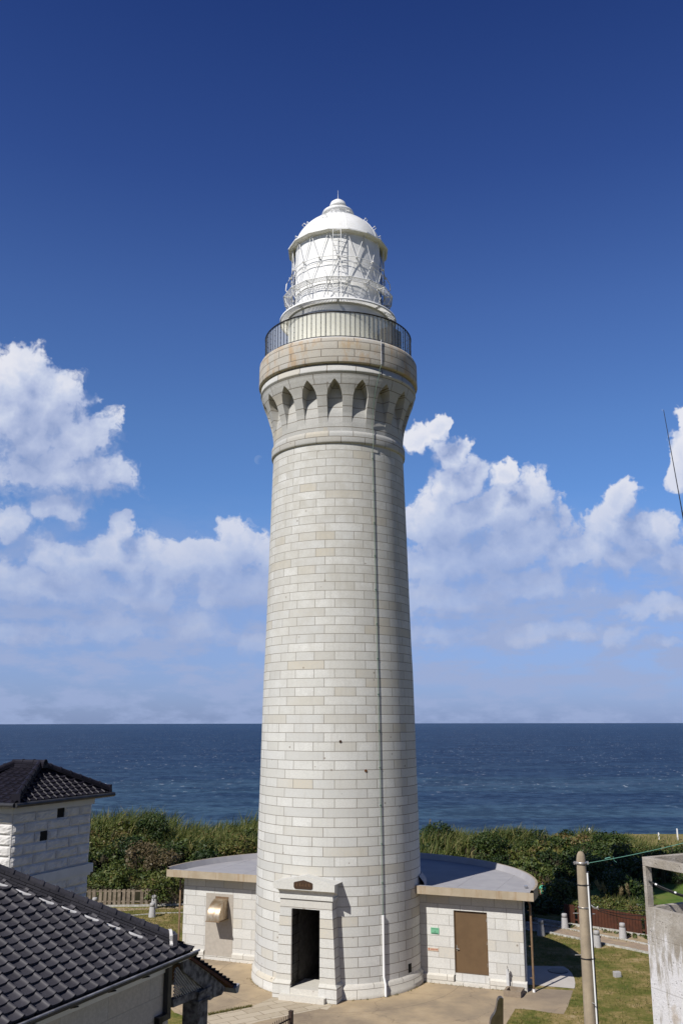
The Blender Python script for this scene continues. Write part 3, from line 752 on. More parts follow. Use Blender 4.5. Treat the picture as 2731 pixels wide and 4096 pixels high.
b = MB(); b.fbox(fa, -7.98, -6.30, NF, NF + .015, .21, 3.36); b.build('blocked_opening', M['patch'], aw)
# roof
b = MB(); RF = .34; RR = 10.12; zf0, zf1 = 4.19, 4.56
arc = half_disc(RR, RF)
ring_o = [fr(t, n, 0) for t, n in arc]; ring_i = [fr(t * (RR - .28) / RR, min(n * (RR - .28) / RR, RF), 0) for t, n in arc]
nA = len(arc)
def rq(pa_, za, pb_, zb):
    for i in range(nA - 1):
        b.add([pa_[i] + (0, 0, za), pa_[i + 1] + (0, 0, za), pb_[i + 1] + (0, 0, zb), pb_[i] + (0, 0, zb)], [(0, 1, 2, 3)])
ring_m = [fr(t * (RR - .12) / RR, min(n * (RR - .12) / RR, RF), 0) for t, n in arc]
rq(ring_m, zf1 + .12, ring_i, zf1 - .18)
b.add([p + (0, 0, zf1 - .18) for p in ring_i], [tuple(range(nA))])          # membrane floor
b.fbox(fa, -RR + .3, RR - .3, RF - .25, RF - .02, zf1 - .19, zf1 - .004)
rf = b.build('roof', M['membrane'], AX)
b = MB()
for t in np.arange(-8, 9, 2.0):
    if abs(t) < 4.6: continue
    nb_ = -math.sqrt((RR - .32) ** 2 - t * t); b.fbox(fa, t, t + .05, nb_, RF - .3, zf1 - .183, zf1 - .174)
b.build('seam', M['membrane'], rf)
b = MB(); rq(ring_o, zf0, ring_o, zf1 + .12); rq(ring_o, zf1 + .12, ring_m, zf1 + .12)
b.add([p + (0, 0, zf0) for p in ring_o], [tuple(range(nA - 1, -1, -1))])
for s_ in (-1, 1):
    t0, t1 = (4.0, RR * .9994) if s_ > 0 else (-RR * .9994, -4.0)
    b.fbox(fa, t0, t1, RF - .02, RF + .03, zf0 - .003, zf1)
b.build('fascia', M['fascia'], rf)
b = MB(); b.lathe([(4.55, 4.3), (4.55, 4.62), (4.28, 4.95)], 48, R(-21.4) + R(92.6), R(-21.4) + R(267.4)); b.build('flashing', M['membrane'], rf)
b = MB(); p = fr(9.35, -1.9, 4.42); b.tube([p, p + (0, 0, .08)], .09, 10); b.build('drain', M['steel'], rf)
# door
b = MB(); b.fbox(fa, DT0 + .02, DT1 - .02, NF - .17, NF - .11, DZ0 + .03, DZ1 - .02); dr = b.build('door', M['door_brown'], AX)
b = MB(); b.fbox(fa, DT0, DT1, NF - .2, NF - .07, DZ0, DZ0 + .028); b.build('threshold', M['steel'], dr)
b = MB(); b.tube([fa(DT0 + .10, NF - .11, 1.62), fa(DT0 + .10, NF - .03, 1.62), fa(DT0 + .22, NF - .03, 1.62)], .022, 6); b.fbox(fa, DT0 + .07, DT0 + .13, NF - .115, NF - .10, 1.5, 1.78); b.build('handle', M['steel'], dr)
b = MB(); b.fbox(fa, DT0 + .0, DT0 + .045, NF - .16, NF - .06, DZ0 + .03, DZ1 - .001); b.fbox(fa, DT1 - .045, DT1, NF - .16, NF - .06, DZ0 + .03, DZ1 - .001); b.fbox(fa, DT0 + .046, DT1 - .046, NF - .16, NF - .06, DZ1 - .05, DZ1 - .001); b.build('door_frame', M['door_brown'], dr)
for z in (.9, 1.9, 2.95):
    b = MB(); b.tube([fa(DT1 - .06, NF - .10, z), fa(DT1 - .06, NF - .10, z + .16)], .018, 6); b.build('hinge', M['galv'], dr)
# plates
b = MB(); b.fbox(fa, 4.80, 5.22, NF, NF + .03, 2.24, 2.52); sg = b.build('green_plate', M['green_sign'], AX)
b = MB()
for z, w_ in ((2.47, .17), (2.36, .03), (2.325, .025), (2.28, .16), (2.265, .15)): b.fbox(fa, 5.01 - w_, 5.01 + w_, NF + .031, NF + .034, z - .007, z + .007)
b.build('print_lines', M['sign_ink'], sg)
b = MB(); b.fbox(fa, 4.62, 5.17, NF, NF + .025, 1.44, 1.58); tg = b.build('tan_plate', M['tan_sign'], AX)
redp = plain('red_print', (.38, .09, .05), None)
b = MB(); b.fbox(fa, 4.65, 4.72, NF + .026, NF + .029, 1.49, 1.55); b.build('logo', redp, tg)
b = MB()
for i in range(6): b.fbox(fa, 4.78 + i * .06, 4.815 + i * .06, NF + .026, NF + .029, 1.49, 1.54)
b.build('lettering', redp, tg)
# vent hood
b = MB(); h0_, h1_ = -7.36, -6.62; prof_h = [(NF + .02, 3.13), (NF + .22, 3.11), (NF + .48, 3.02), (NF + .72, 2.86), (NF + .90, 2.62), (NF + .98, 2.38), (NF + 1.0, 2.14)]
vs_ = [fa(h0_, n, z) for n, z in prof_h] + [fa(h1_, n, z) for n, z in prof_h]; k = len(prof_h)
b.add(vs_, [(i, i + k, i + 1 + k, i + 1)[::-1] for i in range(k - 1)], smooth=True)
for t in (h0_, h1_): b.prism([fa(t, n, z) for n, z in prof_h] + [fa(t, NF + .02, 2.14)], T * (.012 if t == h0_ else -.012))
hd = b.build('vent_hood', M['hood'], AX)
b = MB(); b.fbox(fa, h0_ - .05, h1_ + .05, NF + .01, NF + 1.06, 2.11, 2.138); b.fbox(fa, h0_ - .03, h1_ + .03, NF + .005, NF + .03, 3.12, 3.22); b.build('hood_flange', M['brown_pipe'], hd)
# drain pipes
for t, n, nm in ((9.78, NF - .10, 'r'), (-9.70, NF - .1, 'l')):
    b = MB(); b.tube([fa(t, n, .03), fa(t, n, 3.85), fa(t * .985, n - .1, 4.17)], .055, 8)
    for z in (.6, 2.0, 3.6): b.fbox(fa, min(t * .985, t), max(t * .985, t), n - .02, n + .02, z, z + .035)
    dp = b.build('drainpipe', M['brown_pipe'], AX)
    b = MB(); b.tube([fa(t, n, 0.0), fa(t, n, .14)], .07, 8); b.build('pipe_shoe', M['white_pipe'], dp)

# ------------------------------------------------------------------ GROUND
def smooth(x, a, b_):
    t = np.clip((x - a) / (b_ - a), 0, 1); return t * t * (3 - 2 * t)
def ground_z(x, y):
    x = np.asarray(x, float); y = np.asarray(y, float)
    edge = 49 + 8.5 * smooth(x, 24, 31)
    z = -26.5 * smooth(y, edge, edge + 48) 
    z = z - 1.35 * np.exp(-((x - 15.7) ** 2 + (y - 25.5) ** 2) / (2 * 3.4 ** 2)) * smooth(y, 14, 21)
    return z
xs = np.concatenate([np.linspace(-260, -44, 28), np.linspace(-42, 60, 103), np.linspace(64, 260, 26)])
ys = np.concatenate([np.linspace(-140, -32, 28), np.linspace(-28, 110, 116), np.linspace(115, 150, 6)])
X, Y = np.meshgrid(xs, ys); Zg = ground_z(X, Y)
nx, ny = len(xs), len(ys)
b = MB(); b.v = np.stack([X.ravel(), Y.ravel(), Zg.ravel()], 1).tolist()
b.f = [[j * nx + i, j * nx + i + 1, (j + 1) * nx + i + 1, (j + 1) * nx + i] for j in range(ny - 1) for i in range(nx - 1)]
b.sm = set(range(len(b.f)))
gr = b.build('ground', M['lawn']); tag(gr, kind='structure')
def sheet(name, pts, z, mat, kind='structure', thick=None):
    b = MB(); P = [np.array([p[0], p[1], z]) for p in pts]
    area = sum(P[i][0] * P[(i + 1) % len(P)][1] - P[(i + 1) % len(P)][0] * P[i][1] for i in range(len(P)))
    if area < 0: P = P[::-1]
    if thick: b.prism(P, (0, 0, -thick))
    else: b.add(P, [tuple(range(len(P)))])
    o = b.build(name, mat); tag(o, kind=kind); return o
def px(l, z=0.0): return [at(x, y, z)[:2] for x, y in l]
disc = [(9.9 * math.sin(t), -9.9 * math.cos(t)) for t in np.linspace(R(-96), R(-30), 12)]
pave = px([(2290, 3962), (2282, 3990), (2268, 4030), (2252, 4057)]) + px([(2200, 4052), (2130, 4040), (2060, 4035), (2023, 4096)]) + [(6.6, -16), (-8, -16), (-8.2, -9)] + px([(700, 4052)]) + [(-9.3, -2.0), (-9.9, 3.2), (-9.0, 4.4), (8.8, -2.4)]
sheet('pavement', pave, .005, M['pave'])
sheet('slab_pavement', px([(2090, 3937), (2297, 3955), (2299, 3935), (2296, 3915), (2285, 3893), (2270, 3877), (2252, 3866), (2090, 3864)]), .011, M['slabconc'])
sheet('stone_path', px([(780, 4077), (832, 4064), (1006, 4027), (1100, 3986)]) + [tuple(pf(-1.5, 4.2, 0)[:2]), tuple(pf(1.75, 4.2, 0)[:2])] + px([(1338, 4013), (1308, 4040), (1280, 4036), (1040, 4086), (960, 4110), (860, 4190), (700, 4190)]), .009, M['flag'])
def strip(name, l0, l1, z, mat):
    return sheet(name, l0 + l1[::-1], z, mat)
k1 = px([(1960, 3705), (2102, 3724), (2186, 3733), (2317, 3760), (2500, 3797), (2760, 3852)])
k2 = px([(1960, 3680), (2102, 3693), (2228, 3710), (2315, 3728), (2500, 3763), (2760, 3815)])
k3 = px([(1960, 3664), (2102, 3676), (2279, 3703), (2355, 3714), (2475, 3732), (2760, 3778)])
strip('brick_path', k1, k2, .006, M['brickpath'])
strip('sand_strip', k2, k3, .005, M['sand'])
def kerb(name, pts, w, h, mat=None):
    b = MB()
    for i in range(len(pts) - 1):
        p, q = np.array([*pts[i], 0]), np.array([*pts[i + 1], 0]); d = (q - p); L = np.linalg.norm(d); d /= L; nn = np.array([-d[1], d[0], 0]) * w
        n_ = max(1, int(L / .6))
        for j in range(n_):
            o = p + d * (L * j / n_ + .006); b.obox(o + (0, 0, -.05), d * (L / n_ - .012), nn, (0, 0, h + .05 + random.uniform(-.008, .008)))
    o = b.build(name, mat or M['kerb']); return tag(o, kind='structure')
kerb('kerb', k1, .13, .10); kerb('kerb', k2, .12, .08); kerb('kerb', k3, .16, .14)
lk = px([(300, 3633), (395, 3629), (560, 3627), (728, 3622), (800, 3620)])
kerb('kerb', lk, .15, .12)
kerb('kerb', px([(480, 3668), (560, 3661), (640, 3655), (735, 3652)]), .10, .05)
strip('sand_strip', px([(395, 3655), (480, 3645), (560, 3640), (735, 3634)]), px([(395, 3634), (560, 3632), (735, 3627)]), .006, M['sand'])
sheet('meadow', [(16.9, 15.2), (19.5, 14.2), (40, 10), (70, 20), (70, 57), (30.5, 57), (24, 40), (17.5, 24)], .006, M['meadow'])
sheet('asphalt_path', px([(2462, 3614), (2480, 3611), (2530, 3614), (2640, 3622), (2760, 3630), (2760, 3648), (2640, 3638), (2560, 3628), (2490, 3620)]), .012, M['asphalt'])

# sea
m, nt = newmat('sea_water'); g = NT(nt)
co = g.n('ShaderNodeTexCoord').outputs['Object']
mp1 = g.n('ShaderNodeMapping', {0: co, 2: (0, 0, R(8)), 3: (.75, 1, 1)}).outputs[0]
swell = g.noise(mp1, .014, 5, .6); chop = g.noise(mp1, .05, 4, .6); fine = g.noise(co, .17, 4, .62)
ds = g.n('ShaderNodeVectorMath', {0: co}, operation='LENGTH').outputs['Value']
mp2 = g.n('ShaderNodeMapping', {0: co, 2: (0, 0, R(5)), 3: (.12, 1, 1)}).outputs[0]
band = g.noise(mp2, .012, 5, .6)
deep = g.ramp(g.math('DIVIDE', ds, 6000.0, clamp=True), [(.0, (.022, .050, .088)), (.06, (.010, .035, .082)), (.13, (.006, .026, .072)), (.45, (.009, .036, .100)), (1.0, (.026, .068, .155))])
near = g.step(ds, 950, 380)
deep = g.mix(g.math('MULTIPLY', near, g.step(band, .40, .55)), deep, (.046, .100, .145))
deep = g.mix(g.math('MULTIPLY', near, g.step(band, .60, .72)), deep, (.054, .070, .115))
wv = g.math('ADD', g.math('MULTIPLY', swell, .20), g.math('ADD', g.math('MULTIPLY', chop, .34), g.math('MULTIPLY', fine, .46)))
deep = g.mix(g.step(wv, .43, .57), g.mix(.70, deep, (.003, .014, .045)), g.mix(.42, deep, (.048, .092, .160)))  # ripple highlights and dark wave sides put into the water colour
cap = g.math('MULTIPLY', g.step(fine, .648, .675), g.step(g.noise(co, .010, 4, .6), .42, .54))
cap = g.math('MULTIPLY', cap, g.step(ds, 350, 700))
col = g.mix(cap, deep, (.75, .77, .8))
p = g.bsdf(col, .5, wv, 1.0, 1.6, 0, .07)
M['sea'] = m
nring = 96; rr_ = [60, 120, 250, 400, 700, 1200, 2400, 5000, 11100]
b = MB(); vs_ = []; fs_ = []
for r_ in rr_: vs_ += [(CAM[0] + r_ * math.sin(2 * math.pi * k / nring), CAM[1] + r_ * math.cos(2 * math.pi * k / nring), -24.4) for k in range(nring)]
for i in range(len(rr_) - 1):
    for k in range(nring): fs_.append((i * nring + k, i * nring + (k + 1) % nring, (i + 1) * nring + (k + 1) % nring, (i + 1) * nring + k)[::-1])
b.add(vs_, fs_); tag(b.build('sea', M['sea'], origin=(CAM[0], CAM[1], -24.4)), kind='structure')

# ------------------------------------------------------------------ TILED HOUSE (foreground left)
E_ = np.array([.404, .915, 0]); E_ /= np.linalg.norm(E_); Nh = np.array([E_[1], -E_[0], 0])
def tile_plane(b, O, u, inn, s, Lu, Lr, li, ri, pitch, row, lift=.034, th=.02):
    """S-tiles: O eave start, u along the eave, inn plan direction uphill, s rise per run; li/ri taper at the two ends"""
    O, u, inn = map(np.array, (O, u, inn)); up = np.cross(u, inn); up = np.array([0, 0, 1.0])
    nrm = np.array([0, 0, 1.0]) - inn * s; nrm /= np.linalg.norm(nrm)
    pr = [(0, 0), (.03, .020), (.08, .034), (.14, .033), (.185, .018), (.225, .002), (.34, -.008), (.62, -.012), (.86, -.007), (1, 0)]
    nr = int(Lr / row) + 1; nc = int(Lu / pitch) + 1
    for r in range(nr):
        s0, s1 = r * row, min((r + 1) * row + .02, Lr)
        if s0 >= Lr: break
        for c in range(-1, nc + 1):
            u0 = c * pitch
            lo, hi = li * s0, Lu - ri * s0
            if u0 + pitch < lo or u0 > hi: continue
            jit = random.uniform(-.007, .009); ju = random.uniform(-.006, .006); jv = random.uniform(-.008, .008) if r else 0; vs = []
            for (sv, lf) in ((s0, lift + jit), (s1, .0)):
                lo_, hi_ = li * sv, Lu - ri * sv
                for (pu, ph) in pr:
                    uu = min(max(u0 + pu * pitch + ju, lo_), hi_)
                    vs.append(O + u * uu + inn * sv + np.array([0, 0, s * sv]) + nrm * (ph * (pitch / .265) + lf))
            k = len(pr)
            for j in range(k): vs.append(vs[j] - nrm * (lift + .02))
            fs = [(j, j + 1, j + 1 + k, j + k) for j in range(k - 1)]
            if np.dot(np.cross(u, inn), (0, 0, 1)) < 0: fs = [f[::-1] for f in fs]
            b.add(vs, fs, smooth=True)
            fs = [(j, j + 2 * k, j + 1 + 2 * k, j + 1) for j in range(k - 1)]
            b.add(vs, fs)
def ridge_run(name, p0, p1, w, parent, mat, cap_r=.085, layers=3, step=.30, lay_h=.052, end=True):
    p0, p1 = np.array(p0, float), np.array(p1, float); d = p1 - p0; L = np.linalg.norm(d); d /= L
    side = np.cross(d, (0, 0, 1)); side /= np.linalg.norm(side); upv = np.cross(side, d)
    b = MB()
    for i in range(layers):
        ww = w * (1 - .13 * i); n_ = max(1, int(L / step))
        for j in range(n_):
            off_ = (.5 * L / n_ if i % 2 else 0); a0 = max(0, L * j / n_ - off_ + .004); a1 = min(L, L * (j + 1) / n_ - off_ - .004)
            if j == n_ - 1: a1 = L
            b.obox(p0 + d * a0 - side * ww / 2 + upv * (i * lay_h), d * (a1 - a0), side * ww, upv * (lay_h - .008 + random.uniform(-.003, .003)))
    o = b.build(name, mat, parent)
    z0 = layers * lay_h
    b = MB(); n_ = max(1, int(L / step))
    for j in range(n_):
        c0, c1 = p0 + d * (L * j / n_) + upv * z0, p0 + d * (L * (j + 1) / n_) + upv * z0
        b.tube([c0, c1], cap_r, 12); b.tube([c0 + d * .0, c0 + d * .05], cap_r * 1.22, 12)
    b.build('ridge_cap', mat, o)
    return o
HH = 4.0
def kk(px_, py_):
    d = ray(px_, py_); return d / (-d[2])
C = CAM + HH * kk(765, 3805)
def hf(e, n, z): return np.array([C[0], C[1], 0]) + E_ * e + Nh * n + np.array([0, 0, z])
ZE = C[2]
TH = thing('tiled_house', 'grey walled house with a dark wave-tiled roof and peeling timber porch at the lower left', 'house', hf(-4, -4, 0))
SL, PT, RW = .60, .264, .138
b = MB(); LE, DN = 9.5, 7.0
tile_plane(b, hf(.06, .0, ZE + .02), -E_, -Nh, SL, LE, DN / 2 - .01, 1, 1, PT, RW)
rfo = b.build('roof', M['tile'], TH)
b = MB()
tile_plane(b, hf(.06, -DN, ZE + .02), Nh, -E_, SL, DN, DN / 2 - .01, 1, 1, PT, RW * 1.4)
tile_plane(b, hf(.06 - LE, -DN, ZE + .02), E_, Nh, SL, LE, DN / 2 - .01, 1, 1, PT, RW * 2)
tile_plane(b, hf(.06 - LE, 0, ZE + .02), -Nh, E_, SL, DN, DN / 2 - .01, 1, 1, PT, RW * 2)
b.build('roof_slope', M['tile'], rfo)
b = MB(); c0 = [hf(.06, 0, ZE - .03), hf(.06 - LE, 0, ZE - .03), hf(.06 - LE, -DN, ZE - .03), hf(.06, -DN, ZE - .03)]
zr = ZE - .03 + SL * DN / 2; r0, r1 = hf(.06 - DN / 2, -DN / 2, zr), hf(.06 - LE + DN / 2, -DN / 2, zr)
b.add(c0 + [r0, r1], [(1, 0, 4, 5), (0, 3, 4), (3, 2, 5, 4), (2, 1, 5), (0, 1, 2, 3)]); b.build('roof_deck', M['gutter'], rfo)
hr = ridge_run('hip_ridge', hf(-.28, -.34, ZE - .08 + SL * .34), hf(.06 - DN / 2, -DN / 2, ZE - .04 + SL * DN / 2), .30, rfo, M['tile'], .065, 4, .27, .045)
ridge_run('main_ridge', r0 + (0, 0, .06), r1 + (0, 0, .06), .3, rfo, M['tile'], .08, 4, .3, .055)
for q, c_ in ((hf(-.28, -DN + .34, ZE + .02 + SL * .34), r0), (hf(.06 - LE + .34, -.34, ZE + .22), r1), (hf(.06 - LE + .34, -DN + .34, ZE + .22), r1)):
    ridge_run('hip_ridge', q, c_ + (0, 0, .07), .3, rfo, M['tile'], .075, 4, .3, .055)
# white mortar fillets at the ridge foot and the ridge end
b = MB()
for j in range(11):
    s = .48 + j * .27
    o = hf(.06 - s - .30, -s + .0, ZE + .015 + SL * s); b.tube([o, o + (-E_ * .12 - Nh * .09 + np.array([0, 0, .055])), o + (-E_ * .22 - Nh * .20 + np.array([0, 0, .12]))], .036, 6)
b.build('mortar_fillet', M['plaster'], rfo)
b = MB(); dd = (-E_ - Nh) / math.sqrt(2); sd = (E_ - Nh) / math.sqrt(2); o = hf(-.255, -.315, ZE + .02)
b.prism([o - sd * .15 + (0, 0, .02), o + sd * .15 + (0, 0, .02), o + sd * .17 + (0, 0, .15), o + sd * .11 + (0, 0, .19), o + sd * .12 + (0, 0, .28), o + sd * .05 + (0, 0, .36), o - sd * .05 + (0, 0, .36), o - sd * .12 + (0, 0, .28), o - sd * .11 + (0, 0, .19), o - sd * .17 + (0, 0, .15)], -dd * .05); b.build('ridge_end', M['plaster'], rfo)
b = MB(); b.prism([o - dd * .052 - sd * .16 , o - dd * .052 + sd * .16, o - dd * .052 + sd * .15 + (0, 0, .3), o - dd * .052 - sd * .15 + (0, 0, .3)], -dd * .08)
b.tube([o - dd * .02 + (0, 0, -.08), o - dd * .24 + (0, 0, -.08), o - dd * .33 + (0, 0, -.03), o - dd * .40 + (0, 0, .05)], .085, 10, r1=.045); b.build('corner_tile', M['tile'], rfo)
# wall
WN = -.42
b = MB()
wl = [hf(-.02, WN, 0), hf(-LE + .5, WN, 0), hf(-LE + .5, -DN + .45, 0), hf(-.02, -DN + .45, 0)]
for i in range(4):
    p, q = wl[i], wl[(i + 1) % 4]; L = np.linalg.norm(q - p); zt = ZE - .10
    b.add([q, p, p + (0, 0, zt), q + (0, 0, zt)], [(0, 1, 2, 3)], [[(L, 0), (0, 0), (0, zt), (L, zt)]])
hw = b.build('wall', M['house_wall'], TH)
b = MB(); b.obox(hf(-LE + .1, WN - .02, ZE - .13), E_ * (LE - .12), Nh * (.40), (0, 0, .035)); b.obox(hf(-LE + .1, WN, ZE - .34), E_ * (LE - .12), Nh * .03, (0, 0, .21)); b.build('eave_board', M['smooth_stone'], hw)
b = MB()
pg = [hf(.1, .055, ZE - .035), hf(-LE, .055, ZE - .035)]
b.tube(pg, .042, 10); gt = b.build('gutter', M['gutter'], TH)
b = MB(); b.tube([pg[0] + Nh * .055 + (0, 0, .045), pg[1] + Nh * .055 + (0, 0, .036)], .019, 6); b.build('gutter_rim', M['gutter_rim'], gt)
e_ = -.5
while e_ > -8:
    b = MB(); b.tube([hf(e_, .10, ZE - .08), hf(e_, WN + .02, ZE - .22)], .012, 5); b.build('bracket', M['black_metal'], gt); e_ -= .88
b = MB(); b.obox(hf(-.20, WN + .0, ZE - 1.02), E_ * .11, Nh * .10, (0, 0, .92)); b.obox(hf(-.44, WN + .0, ZE - 1.1), E_ * .35, Nh * .10, (0, 0, .10)); b.obox(hf(-.44, WN, 0), E_ * .11, Nh * .10, (0, 0, ZE - 1.02)); b.build('downpipe', M['gutter'], TH)
# porch
CP = -.42
def hp(px_, py_, c=CP):
    d = ray(px_, py_); k = (c - (CAM - C) @ Nh) / (d @ Nh); p = CAM + d * k
    return (p - C) @ E_, p[2]
e0, z0 = hp(757, 3823); e1, z1 = hp(924, 3940); sl = (z0 - z1) / (e1 - e0)
b = MB(); PD = 3.2
tile_plane(b, hf(e1, CP - PD, z1), Nh, -E_, sl, PD + .12, e1 - e0 + .2, 0, 0, PT, .135, lift=.05)
pr_ = b.build('porch_roof', M['tile'], TH)
b = MB(); b.prism([hf(e0 - .1, CP + .1, z0 - .02 + sl * .1), hf(e1 - .05, CP + .1, z1 - .02 + .05 * sl), hf(e1 - .05, CP + .1, z1 - .08 + .05 * sl), hf(e0 - .1, CP + .1, z0 - .08 + sl * .1)], -Nh * (PD - .1)); b.build('porch_soffit', M['red_wood'], pr_)
b = MB(); b.prism([hf(e1 - .10, CP + .16, z1 - .02), hf(e1 + .06, CP + .16, z1 + .03), hf(e1 + .07, CP + .16, z1 - .02), hf(e1 + .02, CP + .16, z1 - .12), hf(e1 - .06, CP + .16, z1 - .12)], -Nh * PD); b.build('porch_gutter', M['gutter_rim'], pr_)
q = [hp(721, 3838), hp(757, 3828), hp(893, 3950), hp(876, 3978), hp(848, 3988), hp(724, 3884)]
b = MB(); b.prism([hf(e, CP + .06, z) for e, z in q], -Nh * .07); bb = b.build('barge_board', M['old_paint'], TH)
l0, l1, l2 = hp(724, 3880), hp(815, 3950), hp(703, 3994); lw = hp(700, 3880)
b = MB()
def inside(e, z):
    t = (e - l0[0]) / (l1[0] - l0[0]); return e > lw[0] and e < l1[0] and z < l0[1] + (l1[1] - l0[1]) * t and z > l2[1] + (l1[1] - .02 - l2[1]) * ((e - l2[0]) / (l1[0] - l2[0]))
for fam in (1, -1):
    for c_ in np.arange(-2.2, 2.2, .062):
        seg = [(e, z0 - .5 + c_ + fam * (e - l0[0]) * .9) for e in np.linspace(lw[0] - .1, l1[0] + .05, 60)]
        seg = [s_ for s_ in seg if inside(*s_)]
        if len(seg) > 2: b.tube([hf(seg[0][0], CP - .01 - .012 * fam, seg[0][1]), hf(seg[-1][0], CP - .01 - .012 * fam, seg[-1][1])], .013, 4)
b.build('lattice', M['lattice'], TH)
q = [hp(690, 3998), hp(805, 3952), hp(830, 3946), hp(832, 3972), hp(815, 3978), hp(690, 4030)]
b = MB(); b.prism([hf(e, CP + .02, z) for e, z in q], -Nh * .12); b.build('beam', M['old_paint'], TH)
q = [hp(812, 3946), hp(850, 3970), hp(852, 3985), hp(832, 4000), hp(818, 3994)]
b = MB(); b.prism([hf(e, CP + .05, z) for e, z in q], -Nh * .10); b.build('corbel', M['old_paint'], TH)
pe_, pz_ = hp(806, 4000); pw = (hp(834, 4000)[0] - hp(779, 4000)[0]) * .36
pn = CP - .13
b = MB(); b.obox(hf(pe_ - pw, pn - pw, 0), E_ * 2 * pw, Nh * 2 * pw, (0, 0, pz_ + .01)); 
po_ = b.build('post', M['old_paint'], TH, bevel=.02)
b = MB(); 
for i, (f_, dz, hh) in enumerate(((1.18, -.02, .05), (1.06, .03, .12), (1.25, .15, .05))): b.obox(hf(pe_ - pw * f_, pn - pw * f_, pz_ + dz), E_ * 2 * pw * f_, Nh * 2 * pw * f_, (0, 0, hh))
b.build('capital', M['old_paint'], po_)

# ------------------------------------------------------------------ STONE TOWER (left)
H2 = 2.13; C2 = CAM + H2 * kk(61, 3215); ZT = C2[2]
def sf(e, n, z): return np.array([C2[0], C2[1], 0]) + E_ * e + Nh * n + np.array([0, 0, z])
LT, DT = 4.05, 3.0
ST = thing('stone_tower', 'square tower of white rock-faced blocks under a glazed black tiled roof, left behind the house', 'tower', sf(LT / 2, -DT / 2, 0))
OV = .40
b = MB(); w0, w1, d0, d1 = OV, LT - OV, -OV, -DT + OV
rng = random.Random(3)
def rock_block(o, du, dn, h, L):
    """one block with a broken, pillowed face; o corner, du unit along, dn outward"""
    nu, nv = max(4, int(L / .07)), 6; vs = []
    for j in range(nv + 1):
        for i in range(nu + 1):
            a, c = i / nu, j / nv
            ed = min(a * L, (1 - a) * L, c * h, (1 - c) * h)
            pr = min(1, ed / .05); bul = .045 * pr ** .6
            if pr > 0: bul += rng.uniform(-.010, .014) * pr
            vs.append(o + du * (a * L) + np.array([0, 0, c * h]) + dn * bul)
    fs = [(j * (nu + 1) + i, j * (nu + 1) + i + 1, (j + 1) * (nu + 1) + i + 1, (j + 1) * (nu + 1) + i) for j in range(nv) for i in range(nu)]
    if np.dot(np.cross(du, (0, 0, 1)), dn) < 0: fs = [f[::-1] for f in fs]
    b.add(vs, fs)
CH = .278; zb0 = ZT - .30
WIN = [(1.75, 0), (1.10, 2)]                     # vents: distance along the face, course from the top
for face in range(4):
    if face == 0: o, du, dn, L = sf(w0, d0, 0), E_, Nh, w1 - w0
    elif face == 1: o, du, dn, L = sf(w0, d0, 0), -Nh, -E_, d0 - d1
    elif face == 2: o, du, dn, L = sf(w1, d0, 0), -Nh, E_, d0 - d1
    else: o, du, dn, L = sf(w0, d1, 0), E_, -Nh, w1 - w0
    nco = 30
    for c in range(nco):
        if c == 6: continue                      # dressed string course
        z = zb0 - (c + 1) * CH; stepL = .92; s = -(.46 if c % 2 else .05)
        while s < L:
            a0, a1 = max(0, s), min(L, s + stepL)
            segs = [(a0, a1)]
            if face == 0:
                for (wx, wc) in WIN:
                    if wc == c:
                        segs = [x for (p, q) in segs for x in ((p, min(q, wx)), (max(p, wx + .30), q)) if x[1] - x[0] > .02]
            for (p, q) in segs:
                if q - p > .04: rock_block(o + du * (p + .008) + np.array([0, 0, z + .007]), du, dn, CH - .014, q - p - .016)
            s += stepL
b_rock = b
stw = b_rock.build('wall', M['rockface'], ST)
b = MB(); b.obox(sf(w0 + .012, d0 - .012, 0), E_ * (w1 - w0 - .024), -Nh * (d0 - d1 - .024), (0, 0, zb0 + .02)); b.build('core', M['smooth_stone'], stw)
for wx, wc in WIN:
    b = MB(); b.obox(sf(w0 + wx + .01, d0 - .03, zb0 - (wc + 1) * CH + .01), E_ * .28, Nh * .024, (0, 0, CH - .02)); b.build('vent_opening', M['black_hole'], stw)
b = MB(); z9 = zb0 - 7 * CH; b.obox(sf(w0 - .10, d0 + .10, z9 + .02), E_ * (w1 - w0 + .2), -Nh * (d0 - d1 + .2), (0, 0, CH - .03)); b.obox(sf(w0 - .05, d0 + .05, z9 - .05), E_ * (w1 - w0 + .1), -Nh * (d0 - d1 + .1), (0, 0, .068)); b.build('string_course', M['smooth_stone'], ST)
b = MB(); b.obox(sf(w0 - .06, d0 + .06, ZT - .30), E_ * (w1 - w0 + .12), -Nh * (d0 - d1 + .12), (0, 0, .21)); b.build('cornice', M['smooth_stone'], ST)
b = MB(); rise, fr_run = .80, 1.05; zt0 = ZT + .02; kf = (LT / 2) / fr_run; ks = fr_run / (LT / 2)
tile_plane(b, sf(0, 0, zt0), E_, -Nh, rise / fr_run, LT, fr_run, kf, kf, .262, .125)
tile_plane(b, sf(0, -DT, zt0), Nh, E_, rise / (LT / 2), DT, LT / 2, ks, ks, .262, .2)
tile_plane(b, sf(LT, -DT, zt0), -E_, Nh, rise / fr_run, LT, fr_run, kf, kf, .262, .2)
tile_plane(b, sf(LT, 0, zt0), -Nh, -E_, rise / (LT / 2), DT, LT / 2, ks, ks, .262, .25)
st_roof = b.build('roof', M['tile_gloss'], ST)
ra0, ra1 = sf(LT / 2, -fr_run, zt0 + rise), sf(LT / 2, -DT + fr_run, zt0 + rise)
